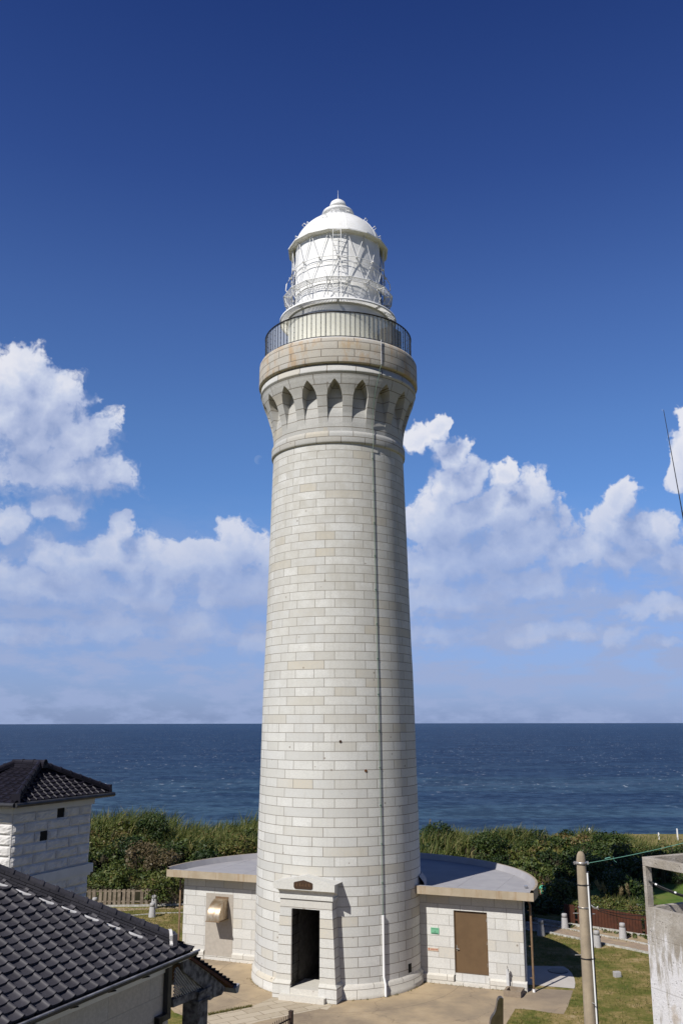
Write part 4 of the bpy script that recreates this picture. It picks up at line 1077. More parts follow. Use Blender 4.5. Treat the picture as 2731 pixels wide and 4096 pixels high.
for q, rr0 in ((sf(.10, -.06, zt0 + .06), ra0), (sf(LT - .10, -.06, zt0 + .06), ra0), (sf(.10, -DT + .06, zt0 + .06), ra1), (sf(LT - .10, -DT + .06, zt0 + .06), ra1)):
    ridge_run('hip_ridge', q, rr0 + (0, 0, .05), .20, st_roof, M['tile_gloss'], .07, 2, .3, .04)
    dd_ = (q - rr0); dd_[2] = 0; dd_ /= np.linalg.norm(dd_); sd_ = np.array([-dd_[1], dd_[0], 0])
    b = MB(); b.prism([q + dd_ * .01 - sd_ * .12 + (0, 0, -.06), q + dd_ * .01 + sd_ * .12 + (0, 0, -.06), q + dd_ * .01 + sd_ * .11 + (0, 0, .17), q + dd_ * .01 - sd_ * .11 + (0, 0, .17)], dd_ * .06); b.build('ridge_end', M['tile_gloss'], st_roof)
ridge_run('main_ridge', ra0 + Nh * .22 + (0, 0, -.02), ra1 - Nh * .1 + (0, 0, -.02), .24, st_roof, M['tile_gloss'], .065, 3, .35, .055)
b = MB()
for p, q in ((sf(-.04, .06, ZT - .04), sf(LT + .04, .06, ZT - .04)), (sf(-.06, .04, ZT - .04), sf(-.06, -DT - .04, ZT - .04)), (sf(LT + .06, .04, ZT - .04), sf(LT + .06, -DT - .04, ZT - .04))): b.tube([p, q], .065, 8)
b.obox(sf(-.02, -DT, ZT - .075), E_ * (LT + .04), Nh * (DT + .02), (0, 0, .06)); b.build('gutter', M['gutter'], ST)
b = MB(); b.tube([sf(LT - OV + .12, -1.0, ZT - .1), sf(LT - OV + .12, -1.0, 0)], .04, 8); b.build('downpipe', M['gutter'], ST)

# ------------------------------------------------------------------ FENCES, BOLLARDS, POSTS
def slat_fence(name, pts, h, pitch, w, mat, label, z0=.12, rails=(.25, .85), flat=True):
    t = thing(name, label, 'fence', (pts[0][0], pts[0][1], float(ground_z(*pts[0]))))
    b = MB(); br_ = MB(); pp = MB()
    for i in range(len(pts) - 1):
        p, q = np.array([*pts[i], 0.]), np.array([*pts[i + 1], 0.]); d = q - p; L = np.linalg.norm(d); d /= L; nn = np.array([d[1], -d[0], 0])
        n_ = int(L / pitch)
        for j in range(n_):
            o = p + d * (j * pitch) + (0, 0, z0) + nn * .03; b.obox(o, d * w, nn * .03, (0, 0, h - z0 + random.uniform(-.015, .015)))
        for rz in rails: br_.obox(p + (0, 0, h * rz), d * L, nn * .028, (0, 0, .09))
        for j in range(int(L / 1.9) + 1): pp.obox(p + d * (j * 1.9) - nn * .1, d * .09, nn * .09, (0, 0, h - .04))
    b.build('slats', mat, t); br_.build('rail', mat, t); pp.build('post', mat, t)
    return t
gf = px([(330, 3628), (395, 3626), (560, 3625), (728, 3619), (860, 3614)])
slat_fence('wooden_fence', gf, 1.12, .325, .21, M['grey_wood'], 'weathered grey picket fence with gaps, in front of the bushes left of the annex')
rfp = px([(2259, 3694), (2312, 3704), (2472, 3728), (2582, 3747), (2760, 3778)])
slat_fence('board_fence', rfp, 1.20, .20, .185, M['red_wood'], 'dark red-brown close board fence running along the brick path on the right', .06)

def make_bollard():
    t = thing('bollard', 'pale granite bollard', 'bollard', (0, 0, 0), 'granite bollards along the paths')
    b = MB(); b.lathe([(.245, 0), (.24, .03), (.18, .62), (.17, .64)], 20); b.build('base', M['granite_post'], t)
    b = MB(); b.lathe([(.155, .635), (.155, .66), (.175, .665), (.165, .84), (.14, .87), (.0, .88)], 20); b.build('cap', M['granite_post'], t)
    b = MB(); b.box(.12, .205, -.11, .03, .50, .585); b.build('lamp_opening', M['black_hole'], t)
    return t
BOL = [((2258, 3714), 'pale granite bollard at the left end of the red-brown fence, beyond the brick path'),
       ((2163, 3742), 'granite bollard half in shadow beside the right drainpipe of the annex'),
       ((2387, 3788), 'sunlit granite bollard on the lawn edge of the path, just right of the pole'),
       ((2490, 3755), 'granite bollard on the sandy strip in front of the red-brown fence, nearest the concrete building'),
       ((609, 3668), 'grey granite bollard standing in front of another one, left of the annex'),
       ((617, 3634), 'grey granite bollard right in front of the weathered picket fence, overlapped by a nearer one'),
       ((378, 3645), 'white topped bollard just peeping over the tiled roof ridge by the stone tower')]
b0 = None
for i, (q, lb) in enumerate(BOL):
    p = at(*q)
    if i == 0: b0 = make_bollard(); o = b0
    else: o = copy_tree(b0)
    o.location = tuple(p); o['label'] = lb
for i, (q, h, lb) in enumerate([((2708, 3352), .95, 'tall white stake at the seaward edge of the far lawn'), ((2633, 3352), .45, 'short pale stake on the far lawn edge, left of the tall white one'), ((2357, 3347), .9, 'white stake in the grass behind the thicket, leftmost of a close pair'), ((2364, 3348), .75, 'white stake in the grass behind the thicket, rightmost of a close pair'), ((2394, 3352), .4, 'low white stake standing alone in the grass behind the thicket')]):
    p = at(q[0], q[1], .25 if h > .5 else .15); b = MB(); b.obox(p + (-.06, -.06, -p[2]), (.12, 0, 0), (0, .12, 0), (0, 0, h + .2)); b.prism([p + (-.06, -.06, h + .2 - p[2]), p + (.06, -.06, h + .2 - p[2]), p + (0, -.06, h + .28 - p[2])], (0, .12, 0))
    o = b.build('marker_stake', M['white_pipe'], origin=(p[0], p[1], 0)); tag(o, lb, 'stake', 'white stakes by the far lawn')
p = at(2469, 3908); b = MB(); b.obox(p + (-.17, -.12, -.02), (.34, .05, 0), (-.04, .26, 0), (0, 0, .27)); tag(b.build('marker_stone', M['granite_post'], origin=p, bevel=.02), 'small square stone marker alone in the lawn right of the pole', 'stone')
p = at(2230, 3885); b = MB(); b.lathe([(.52, 0), (.52, .02), (.46, .022), (0, .024)], 36, c=(p[0], p[1])); mh = b.build('manhole_cover', M['manhole'], origin=(p[0], p[1], 0)); mh.location.z = .012; tag(mh, 'round dark manhole cover set in the pale slab beside the annex', 'manhole')
# basin and standpipe
q0, q1 = at(2012, 3986), at(2082, 3994); q2 = at(2098, 3968); u_ = (q1 - q0); L_ = np.linalg.norm(u_); u_ /= L_; v_ = np.array([-u_[1], u_[0], 0])
b = MB(); D_ = .85; hb = .26
b.obox(q0, u_ * L_, v_ * .1, (0, 0, hb)); b.obox(q0 + v_ * (D_ - .1), u_ * L_, v_ * .1, (0, 0, hb)); b.obox(q0 + v_ * .1, u_ * .12, v_ * (D_ - .2), (0, 0, hb)); b.obox(q0 + v_ * .1 + u_ * (L_ - .25), u_ * .25, v_ * (D_ - .2), (0, 0, hb)); b.obox(q0 + v_ * .1 + u_ * .12, u_ * (L_ - .37), v_ * (D_ - .2), (0, 0, .07))
tag(b.build('wash_basin', M['basin'], origin=q0), 'low rectangular concrete wash basin on the pavement by the annex corner', 'basin')
p = fr(8.62, NF + .24, 0); t_ = thing('standpipe', 'white standpipe with a tap beside the concrete wash basin', 'water tap', p)
b = MB(); b.obox(p + (-.07, -.05, 0), (.13, 0, 0), (0, .1, 0), (0, 0, .98)); b.build('post', M['tap'], t_, bevel=.015)
b = MB(); b.tube([p + (0, 0, .98), p + (0, 0, 1.06), p + (-.02, -.12, 1.08), p + (-.03, -.17, 1.0)], .03, 8); b.tube([p + (-.03, -.1, 1.09), p + (-.03, -.1, 1.16)], .02, 6); b.build('tap', M['galv'], t_)

ew = []
for i in range(260):
    a = random.uniform(-2.2, 2.2); 
    if random.random() < .55: p = fr(random.uniform(-9.4, 9.6), NF + .16 + abs(random.gauss(0, .05)), 0)
    else: p = pol(4.46 + abs(random.gauss(0, .04)), a, 0)
    if abs(p @ T - DC) < 1.9 and p @ N > 3: continue
    if p @ N < NF: continue
    if random.random() < .6: ew.append(p)
EDGE_WEEDS = np.array(ew)
# iron fence and metal panel at the bottom edge
fp0 = at(1164, 4046, 1.25); fp1 = at(1075, 4096, 1.2); dF = (fp1 - fp0); dF[2] = 0; dF /= np.linalg.norm(dF)
f0 = np.array([fp0[0], fp0[1], 0])
IF = thing('iron_fence', 'dark iron railing with thin upright bars ending at a square post near the doorstep', 'fence', f0)
nF = np.array([-dF[1], dF[0], 0])
b = MB(); b.obox(f0 - dF * .07 - nF * .07, dF * .14, nF * .14, (0, 0, 1.25)); b.obox(f0 - dF * .08 - nF * .08 + (0, 0, 1.25), dF * .16, nF * .16, (0, 0, .03)); b.build('post', M['iron_red'], IF)
b = MB()
for zz in (.25, .98): b.obox(f0 + dF * .07 - nF * .02 + (0, 0, zz), dF * 2.9, nF * .04, (0, 0, .05))
b.build('rail', M['iron_red'], IF)
for k in range(18):
    b = MB(); c = f0 + dF * (.22 + k * .155); b.tube([c + (0, 0, .08), c + (0, 0, 1.17)], .014, 6); b.build('bar', M['iron_red'], IF)
yp = -9.4
pol_ = [(2012, 4120), (2012, 3996), (2006, 3991), (1996, 3993), (1990, 4004), (1987, 4022), (1984, 4040), (1978, 4056), (1969, 4068), (1963, 4080), (1960, 4100), (1960, 4140), (2012, 4140)]
P_ = [aty(x, y, yp) for x, y in pol_]
zb_ = min(p[2] for p in P_); P_ = [p if p[2] > zb_ + .03 else np.array([p[0], p[1], 0]) for p in P_]
PB = thing('metal_panel', 'dark metal end panel with a polished wavy edge standing on the pavement at the bottom', 'panel', (P_[0][0], yp, 0))
b = MB(); b.prism(P_, (0, .26, 0)); b.build('panel', M['panel_face'], PB)
b = MB()
for i in range(1, 11):
    p, q = P_[i], P_[i + 1]; nn = np.array([-(q - p)[2], 0, (q - p)[0]]); nn /= -np.linalg.norm(nn) + 1e-9; 
    o = [p, q, q + nn * .012, p + nn * .012]; b.prism([x + (0, -.01, 0) for x in o], (0, .28, 0))
b.build('edge_strip', M['panel_edge'], PB)

# ------------------------------------------------------------------ CONCRETE BUILDING (right)
PC = at(2565, 3427, 10.0); QC = at(2731, 3458, 10.0); a_ = (QC - PC); a_ /= np.linalg.norm(a_); RC = at(2731, 3412, 10.0); b_ = RC - PC; b_ /= np.linalg.norm(b_)
def cf(a, c, z): return np.array([PC[0], PC[1], 0]) + a_ * a + b_ * c + np.array([0, 0, z])
CB = thing('concrete_building', 'weathered bare concrete building with an open frame parapet on top, cut by the right edge', 'building', cf(1.5, 1.5, 0))
AL, BL, TK = 3.6, 3.6, .13
b = MB(); ZS_ = 9.09
b.obox(cf(0, 0, 0), a_ * AL, b_ * BL, (0, 0, 8.6)); b.obox(cf(0, 0, 8.6), a_ * AL, b_ * TK, (0, 0, ZS_ - 8.6)); b.obox(cf(0, TK, 8.6), a_ * TK, b_ * (BL - TK), (0, 0, ZS_ - 8.6)); b.obox(cf(AL - TK, TK, 8.6), a_ * TK, b_ * (BL - TK), (0, 0, ZS_ - 8.6)); b.obox(cf(TK, BL - TK, 8.6), a_ * (AL - 2 * TK), b_ * TK, (0, 0, ZS_ - 8.6))
o = b.build('wall', M['concrete'], CB)
b = MB()
for (a, c) in ((0, 0), (AL - TK, 0), (0, BL - TK), (AL - TK, BL - TK)): b.obox(cf(a, c, ZS_), a_ * (TK if a else .075), b_ * (TK if c else .16), (0, 0, 9.84 - ZS_))
b.obox(cf(0, 0, 9.84), a_ * AL, b_ * TK, (0, 0, .16)); b.obox(cf(0, TK, 9.84), a_ * TK, b_ * (BL - TK), (0, 0, .16)); b.obox(cf(0.001, BL - TK, 9.839), a_ * (AL - .002), b_ * (TK - .002), (0, 0, .16)); b.obox(cf(AL - TK, TK, 9.84), a_ * (TK - .002), b_ * (BL - 2 * TK), (0, 0, .16))
b.build('parapet_frame', M['concrete'], CB, bevel=.008)
b = MB(); c0_, c1_ = cf(.08, .06, 9.56), cf(1.6, .7, 9.40)
pts = [c0_ * (1 - t) + c1_ * t - np.array([0, 0, .12 * math.sin(math.pi * t)]) for t in np.linspace(0, 1, 14)]
cb = thing('roof_cable', 'thick black cable with white clips strung inside the concrete frame', 'cable', c0_)
b.tube(pts, .017, 6); b.tube([p + (0, .02, -.03) for p in pts[1:]], .012, 6); b.build('cable', M['wire_black'], cb)
for i in (1, 4, 7, 10): b = MB(); b.tube([pts[i], pts[i] * .7 + pts[i + 1] * .3], .019, 6); b.build('clip', M['white_pipe'], cb)
# whip antenna on the same roof
t0 = CAM + ray(2652, 1640) * 21; t1 = aty(2731, 2075, t0[1] + .15); dv = t1 - t0; base = t0 + dv * ((t0[2] - 10.0) / -dv[2])
AN = thing('whip_antenna', 'thin black whip antenna leaning against the sky at the right edge', 'antenna', base)
mid = t0 + (base - t0) * .47
b = MB(); b.tube([base, mid], .026, 6, r1=.020); b.build('mast', M['black_metal'], AN)
b = MB(); b.tube([mid, t0 + (base - t0) * .24], .016, 6, r1=.014); b.tube([t0 + (base - t0) * .24, t0], .011, 6, r1=.006); b.tube([mid + (0, 0, -.04), mid + (0, 0, .05)], .034, 6); b.build('rod', M['black_metal'], AN)

# ------------------------------------------------------------------ UTILITY POLE
PT_ = at(2320, 3404, 9.8); xp, yp_ = PT_[0], PT_[1]
def zp(py): return aty(2330, py, yp_)[2]
UP = thing('utility_pole', 'round beige concrete utility pole with a steel conduit, on the lawn right of the annex', 'pole', (xp, yp_, 0))
def rp(z): return .100 + (9.7 - z) * .0072
b = MB(); b.lathe([(rp(0), 0), (rp(9.62), 9.62), (.085, 9.72), (.05, 9.785), (0, 9.80)], 28, c=(xp, yp_)); b.build('shaft', M['pole'], UP)
b = MB(); z = zp(3452); b.lathe([(rp(z) + .002, z - .03), (rp(z) + .012, z - .028), (rp(z) + .012, z + .028), (rp(z) + .002, z + .03)], 24, c=(xp, yp_))
for s_ in (-1, 1): b.box(xp + s_ * .13 - .03, xp + s_ * .13 + .03, yp_ - .02, yp_ + .02, z - .03, z + .035); b.tube([(xp + s_ * .15, yp_ - .06, z), (xp + s_ * .15, yp_ + .06, z)], .012, 6)
b.build('clamp_band', M['galv'], UP)
ac_ = R(58)
b = MB(); zt_ = zp(3490); b.tube([(xp + (rp(z) + .022) * math.sin(ac_), yp_ - (rp(z) + .022) * math.cos(ac_), z) for z in (zt_, 7.5, 5, 2, 0)], .019, 8); b.build('conduit', M['white_pipe'], UP)  # white tube paints the lit highlight strip of the grey conduit
b = MB(); ac2 = R(82); b.tube([(xp + (rp(z) + .026) * math.sin(ac2), yp_ - (rp(z) + .026) * math.cos(ac2), z) for z in (zt_ + .02, 7.5, 5, 2, 0)], .03, 8); b.build('conduit_shade_side', M['gutter'], UP)  # dark tube paints the shaded side of the same conduit
for py in (3538, 3832):
    z = zp(py); b = MB(); b.lathe([(rp(z) + .002, z - .012), (rp(z) + .012, z - .01), (rp(z) + .012, z + .01), (rp(z) + .002, z + .012)], 24, c=(xp, yp_)); b.tube([(xp + (rp(z) + .02) * math.sin(R(45)), yp_ - (rp(z) + .02) * math.cos(R(45)), z), (xp + (rp(z) + .07) * math.sin(R(68)), yp_ - (rp(z) + .07) * math.cos(R(68)), z), (xp + (rp(z) + .05) * math.sin(R(95)), yp_ - (rp(z) + .05) * math.cos(R(95)), z)], .01, 5); b.build('strap', M['black_metal'], UP)
for py, s_ in ((3653, -1), (3656, 1), (3820, -1), (4005, .3)):
    z = zp(py); b = MB(); b.tube([(xp + s_ * rp(z) * .9, yp_ - (.1 if abs(s_) < 1 else 0), z), (xp + s_ * (rp(z) + .13), yp_ - (.2 if abs(s_) < 1 else 0), z)], .011, 6); b.build('step_bolt', M['galv'], UP)
z = zp(3629); b = MB(); b.lathe([(rp(z) + .002, z - .015), (rp(z) + .010, z - .012), (rp(z) + .010, z + .012), (rp(z) + .002, z + .015)], 24, c=(xp, yp_)); b.tube([(xp + .12, yp_, z), (xp + .16, yp_ - .02, z + .05), (xp + .22, yp_ - .02, z - .02), (xp + .31, yp_ - .02, z - .03)], .018, 6)
for i in range(4): b.tube([(xp + .2 + .02 * i, yp_ - .03 + .02 * i, z + .02 - .02 * i), (xp + .32, yp_ - .03 + .02 * i, z - .05 + .02 * i)], .012, 5)
b.build('wire_anchor', M['galv'], UP)
def wire(name, p, q, sag, r, mat, label, cat='wire', group=None):
    b = MB(); p, q = np.array(p), np.array(q)
    b.tube([p * (1 - t) + q * t - np.array([0, 0, sag * 4 * t * (1 - t)]) for t in np.linspace(0, 1, 18)], r, 5)
    o = b.build(name, mat, origin=p); return tag(o, label, cat, group)
zc = zp(3452); gq = aty(2731, 3352, yp_ - 1.0)
g0 = np.array([xp + .16, yp_, zc]); gdir = gq - g0
wire('overhead_wire', g0, g0 + gdir * 2.2, .10, .0065, M['wire_green'], 'green overhead wire rising from the pole top clamp to the right')
b = MB(); b.tube([g0 + gdir * .18, g0 + gdir * .24], .012, 6); b.tube([g0 + gdir * .27, g0 + gdir * .27 + (.01, 0, -.08), g0 + gdir * .29 + (.02, 0, -.13)], .005, 5); tag(b.build('wire_grip', M['wire_green'], origin=g0 + gdir * .2), 'small dark strain grip clamped on the green wire near the pole', 'clamp')
za = zp(3629)
for i, (dz, dy, lb) in enumerate(((.02, .0, 'uppermost of the black service wires from the pole to the concrete building'), (-.01, .02, 'middle black service wire from the pole to the concrete building'), (-.04, .04, 'lowest black service wire from the pole to the concrete building'))):
    wire('service_wire', (xp + .31, yp_ - .02 + dy, za - .03 + dz), cf(.02, .4 + .3 * i, 9.02 - .12 * i), .05 + .03 * i, .007, M['wire_black'], lb, 'wire', 'black service wires')

# ------------------------------------------------------------------ PERSON
gx, gy = 15.74, 25.0
hz = aty(2163, 3527, gy)[2]; Hp = 1.66; gz = hz - Hp
PE = thing('person', 'person in a mint green printed T-shirt standing by the bushes past the annex roof', 'person', (gx, gy, gz))
skin = plain('skin', (.50, .28, .19), None, rough=.6); hairm = plain('black_hair', (.012, .010, .010), None, rough=.6)
def shirt_mat():
    m, nt = newmat('printed_shirt'); g = NT(nt); co = g.n('ShaderNodeTexCoord').outputs['Object']
    s = g.n('ShaderNodeSeparateXYZ', {0: co})
    f = g.math('MULTIPLY', g.math('MULTIPLY', g.step(g.noise(co, 14, 3), .42, .52), g.step(g.math('ABSOLUTE', g.math('ADD', s.outputs[0], .03)), .14, .11)), g.math('MULTIPLY', g.step(s.outputs[2], .92, .97), g.step(s.outputs[2], 1.26, 1.2)))
    g.bsdf(g.mix(f, (.13, .62, .40), (.72, .66, .22)), .85, None, spec=.2); return m
def skinned(name, verts, edges, rad, mat, parent):
    me = bpy.data.meshes.new(name); me.from_pydata(verts, edges, []); me.materials.append(mat)
    o = bpy.data.objects.new(name, me); COL.objects.link(o); o.parent = parent
    md = o.modifiers.new('skin', 'SKIN'); 
    pass
    if not me.skin_vertices:
        bpy.context.view_layer.objects.active = o
    o.modifiers.new('sub', 'SUBSURF').levels = 2; o.modifiers['sub'].render_levels = 2
    return o
def blob_chain(mb, pts, rads, n=12, flat=1.0):
    """tapered limb: elliptical rings joined through points"""
    pts = [np.array(p, float) for p in pts]; base = len(mb.v); vs = []; fs = []
    for i, p in enumerate(pts):
        d = pts[min(i + 1, len(pts) - 1)] - pts[max(i - 1, 0)]; d /= np.linalg.norm(d)
        x = np.cross(d, (0, 1, 0)); x /= np.linalg.norm(x) + 1e-9; y = np.cross(x, d)
        r = rads[i]; rx, ry = (r if isinstance(r, tuple) else (r, r * flat))
        for k in range(n):
            t = 2 * math.pi * k / n; vs.append(p + x * rx * math.cos(t) + y * ry * math.sin(t))
    for i in range(len(pts) - 1):
        for k in range(n): fs.append((i * n + k, i * n + (k + 1) % n, (i + 1) * n + (k + 1) % n, (i + 1) * n + k))
    fs += [tuple(range(n))[::-1], tuple(range((len(pts) - 1) * n, len(pts) * n))]
    mb.add(vs, fs, smooth=True)
O_ = np.array([gx, gy, gz])
def body():
    b = MB()
    P = lambda x, y, z: O_ + np.array([x, y, z])
    blob_chain(b, [P(-.01, 0, 1.36), P(-.01, 0, 1.42), P(-.02, -.01, 1.46), P(-.025, -.02, 1.50), P(-.025, -.02, 1.56), P(-.02, -.01, 1.62), P(-.02, -.005, 1.655)], [(.055, .055), (.05, .052), (.062, .075), (.072, .092), (.074, .096), (.055, .075), (.015, .02)])
    blob_chain(b, [P(-.025, -.105, 1.545), P(-.025, -.125, 1.515), P(-.025, -.115, 1.50)], [.010, .016, .010], 6)
    for s_ in (-1, 1):
        blob_chain(b, [P(s_ * .185, 0, 1.32), P(s_ * .225, .01, 1.12), P(s_ * .235, .0, 1.02), P(s_ * .23, -.04, .86), P(s_ * .23, -.05, .80)], [.05, .042, .038, .030, .024], 10)
        for k in range(4): blob_chain(b, [P(s_ * .23, -.075 + .02 * k, .80), P(s_ * .235, -.085 + .022 * k, .755), P(s_ * .225, -.08 + .02 * k, .715)], [.010, .009, .006], 6)
        blob_chain(b, [P(s_ * .215, -.06, .80), P(s_ * .20, -.085, .76)], [.010, .007], 6)
        blob_chain(b, [P(s_ * .085, 0, .88), P(s_ * .095, -.01, .48), P(s_ * .095, .015, .30), P(s_ * .095, .02, .08), P(s_ * .095, -.02, .04)], [.085, .058, .052, .038, .035], 10)
        blob_chain(b, [P(s_ * .10, .06, .03), P(s_ * .105, -.05, .035), P(s_ * .11, -.16, .025)], [.035, .042, .03], 8)
    return b.build('body', skin, PE)
body()
b = MB(); P = lambda x, y, z: O_ + np.array([x, y, z])
blob_chain(b, [P(0, 0, .80), P(0, 0, .86), P(0, 0, 1.0), P(0, 0, 1.2), P(0, 0, 1.33), P(0, 0, 1.39), P(0, 0, 1.41)], [(.19, .125), (.19, .13), (.18, .12), (.195, .125), (.19, .11), (.12, .08), (.065, .062)], 18)
for s_ in (-1, 1): blob_chain(b, [P(s_ * .13, 0, 1.355), P(s_ * .20, 0, 1.28), P(s_ * .235, .01, 1.12)], [.07, .072, .066], 10)
b.build('shirt', shirt_mat(), PE)
b = MB()
for s_ in (-1, 1): blob_chain(b, [P(s_ * .085, 0, .92), P(s_ * .095, -.01, .5), P(s_ * .095, .015, .3), P(s_ * .095, .02, .07)], [.105, .08, .07, .065], 10)
b.build('trousers', plain('dark_trousers', (.02, .022, .03), None, rough=.9), PE)
b = MB(); blob_chain(b, [P(-.022, .012, 1.53), P(-.022, .014, 1.58), P(-.02, .01, 1.63), P(-.02, .005, 1.668), P(-.02, 0, 1.68)], [(.084, .092), (.088, .10), (.078, .092), (.05, .06), (.01, .01)], 14); b.build('hair', hairm, PE)

# ------------------------------------------------------------------ VEGETATION
def leaf_mat(name, stops, rough=.55, trans=.18):
    m, nt = newmat(name); g = NT(nt)
    t = g.n('ShaderNodeAttribute', attribute_name='tint').outputs['Fac']
    col = g.ramp(t, stops)
    p = g.n('ShaderNodeBsdfPrincipled', {'Base Color': col, 'Roughness': rough, 'Specular IOR Level': .35})
    tl = g.n('ShaderNodeBsdfTranslucent', {0: g.mix(1.0, col, (1.0, 1.15, .6), 'MULTIPLY')})
    mx = g.n('ShaderNodeMixShader', {0: trans, 1: p.outputs[0], 2: tl.outputs[0]})
    g.n('ShaderNodeOutputMaterial', {0: mx.outputs[0]}); return m
M['leaf'] = leaf_mat('shrub_leaves', [(0, (.014, .030, .006)), (.30, (.030, .054, .010)), (.55, (.070, .094, .018)), (.80, (.130, .135, .032)), (1.0, (.16, .105, .042))])
M['leafbrown'] = leaf_mat('dry_leaves', [(0, (.050, .042, .018)), (.5, (.115, .085, .040)), (1, (.20, .15, .085))])
M['reed'] = leaf_mat('reed_blades', [(0, (.040, .066, .014)), (.4, (.105, .130, .032)), (.75, (.20, .19, .062)), (1, (.34, .28, .13))], .7, .35)
M['blade'] = leaf_mat('grass_blades', [(0, (.070, .090, .018)), (.35, (.125, .125, .034)), (.65, (.21, .165, .065)), (1, (.36, .27, .14))], .8, .3)
M['plume'] = leaf_mat('pampas_plume', [(0, (.20, .15, .08)), (1, (.36, .28, .16))], .9, .3)
M['bark'] = plain('shrub_bark', (.10, .075, .05), (.06, .045, .03), 20, .9)
def mesh_np(name, verts, nper, tint, mat, parent=None, loc=(0, 0, 0)):
    n = len(verts) // nper; me = bpy.data.meshes.new(name)
    me.vertices.add(len(verts)); me.vertices.foreach_set('co', np.ascontiguousarray(verts, np.float32).ravel())
    me.loops.add(len(verts)); me.loops.foreach_set('vertex_index', np.arange(len(verts), dtype=np.int32))
    me.polygons.add(n); me.polygons.foreach_set('loop_start', np.arange(n, dtype=np.int32) * nper); me.polygons.foreach_set('loop_total', np.full(n, nper, np.int32))
    at_ = me.attributes.new('tint', 'FLOAT', 'POINT'); at_.data.foreach_set('value', np.repeat(tint, nper).astype(np.float32))
    me.materials.append(mat); me.update(); me.validate()
    o = bpy.data.objects.new(name, me); COL.objects.link(o); o.location = loc
    if parent is not None: o.parent = parent
    return o
def unit(v): return v / (np.linalg.norm(v, axis=1, keepdims=True) + 1e-9)
def leaves(centres, normals, size, jit=.7, aspect=.55):
    n = len(centres); nr = unit(normals + RNG.normal(0, jit, (n, 3)))
    a = unit(np.cross(nr, RNG.normal(0, 1, (n, 3)))); c = np.cross(nr, a); s = size[:, None]
    q = np.stack([centres - a * s, centres - c * s * aspect, centres + a * s, centres + c * s * aspect], 1)
    return q.reshape(-1, 3)
def lump_leaves(lumps, dens, smin, smax, jit=.7):
    """lumps: (x, y, z, rx, rz, tint) -> leaf quads over ragged ellipsoids"""
    V = []; Tt = []
    for (x, y, z, rx, rz, t) in lumps:
        n = int(dens * 3.2 * rx * (rx + rz))
        d = unit(RNG.normal(0, 1, (n, 3))); d[:, 2] = np.where(d[:, 2] < -.35, -d[:, 2], d[:, 2])
        rr = RNG.uniform(.62, 1.08, n) ** .7
        bump = 1 + .18 * np.sin(d[:, 0] * 5 + x * 3) * np.sin(d[:, 1] * 6 + y * 2) + .1 * np.sin(d[:, 2] * 9 + x)
        p = d * (rr * bump)[:, None] * np.array([rx, rx, rz]) + np.array([x, y, z])
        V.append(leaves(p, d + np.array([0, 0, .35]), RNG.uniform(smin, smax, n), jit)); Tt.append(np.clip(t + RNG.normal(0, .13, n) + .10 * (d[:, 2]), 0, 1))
    return np.concatenate(V), np.concatenate(Tt)
def nz(x, y, s=.35):
    return .5 * math.sin(x * s * 1.7 + 1.3 * math.sin(y * s)) + .5 * math.sin(y * s * 2.1 + 1.7 * math.sin(x * s * .8 + 2))
def canopy(x, y):
    if x < 2: h = 1.0 + 2.0 * float(smooth(y, 20.5, 34)) + .45 * nz(x, y)
    else:
        h = 1.25 + .25 * float(smooth(y, 22, 40)) - .15 * float(smooth(x, 26, 31)) + .40 * nz(x, y, .5)
        if y < 24 and x < 17.5: h = min(h, .95 + .25 * nz(x, y, .9))
    return h
def xr(y): return float(np.interp(y, [11, 13, 16, 17, 20.5, 24, 27, 30, 33, 36, 40, 44, 48], [13.2, 13.9, 14.6, 16.2, 20.4, 25.5, 31, 35, 34.5, 32.5, 30, 26.5, 22]))
lumps = []
def mound(x, y, top, rad, t, g0=0.0):
    t += random.choice((-.16, -.06, 0, .05, .12, .30)) * random.uniform(.4, 1.1)
    lumps.append((x, y, top - rad * .75, rad * .78, rad * .72, t))
    for i in range(6):
        a = i * 1.05 + random.uniform(-.4, .4); q = rad * random.uniform(.55, .9); r = rad * random.uniform(.34, .55)
        lumps.append((x + q * math.cos(a), y + q * math.sin(a), max(g0 + r * .3, top - rad * random.uniform(.45, 1.25)), r, r * .85, t + random.uniform(-.10, .10)))
for y in np.arange(21.2, 40, 2.1):
    for x in np.arange(-30, -1.5, 2.2):
        xx, yy = x + random.uniform(-.9, .9), y + random.uniform(-.8, .8)
        h = canopy(xx, yy) + random.uniform(-.75, .75); r = random.uniform(1.05, 1.75)
        if yy > 34 and xx > -16: h -= .9
        mound(xx, yy, h, r, .32 + .22 * nz(xx + 5, yy, .3) + random.uniform(-.14, .16) + (.12 if yy > 32 else 0))
for y in np.arange(13.2, 47, 1.95):
    for x in np.arange(3.5, 36, 2.0):
        xx, yy = x + random.uniform(-.8, .8), y + random.uniform(-.8, .8)
        if xx > xr(yy) - .9 or math.hypot(xx, yy) < 12.9: continue
        if math.hypot(xx - 15.74, yy - 25.0) < 1.9: continue
        g0 = float(ground_z(xx, min(yy, 48.5)))
        h = canopy(xx, yy) + random.uniform(-.55, .65); r = random.uniform(.95, 1.55)
        if abs(xx - 15.5) < 2.4 and 16 < yy < 25.2: h = min(h, .7); r = .8
        mound(xx, yy, g0 + h, r, .30 + .20 * nz(xx + 9, yy, .34) + random.uniform(-.16, .16), g0)
NT_ = len(lumps); groups_ = [lumps[i::3] for i in range(3)]
parts_ = [lump_leaves(groups_[0], 30, .11, .21), lump_leaves(groups_[1], 38, .085, .155), lump_leaves(groups_[2], 46, .055, .115)]
V = np.concatenate([p_[0] for p_ in parts_]); Tt = np.concatenate([p_[1] for p_ in parts_])
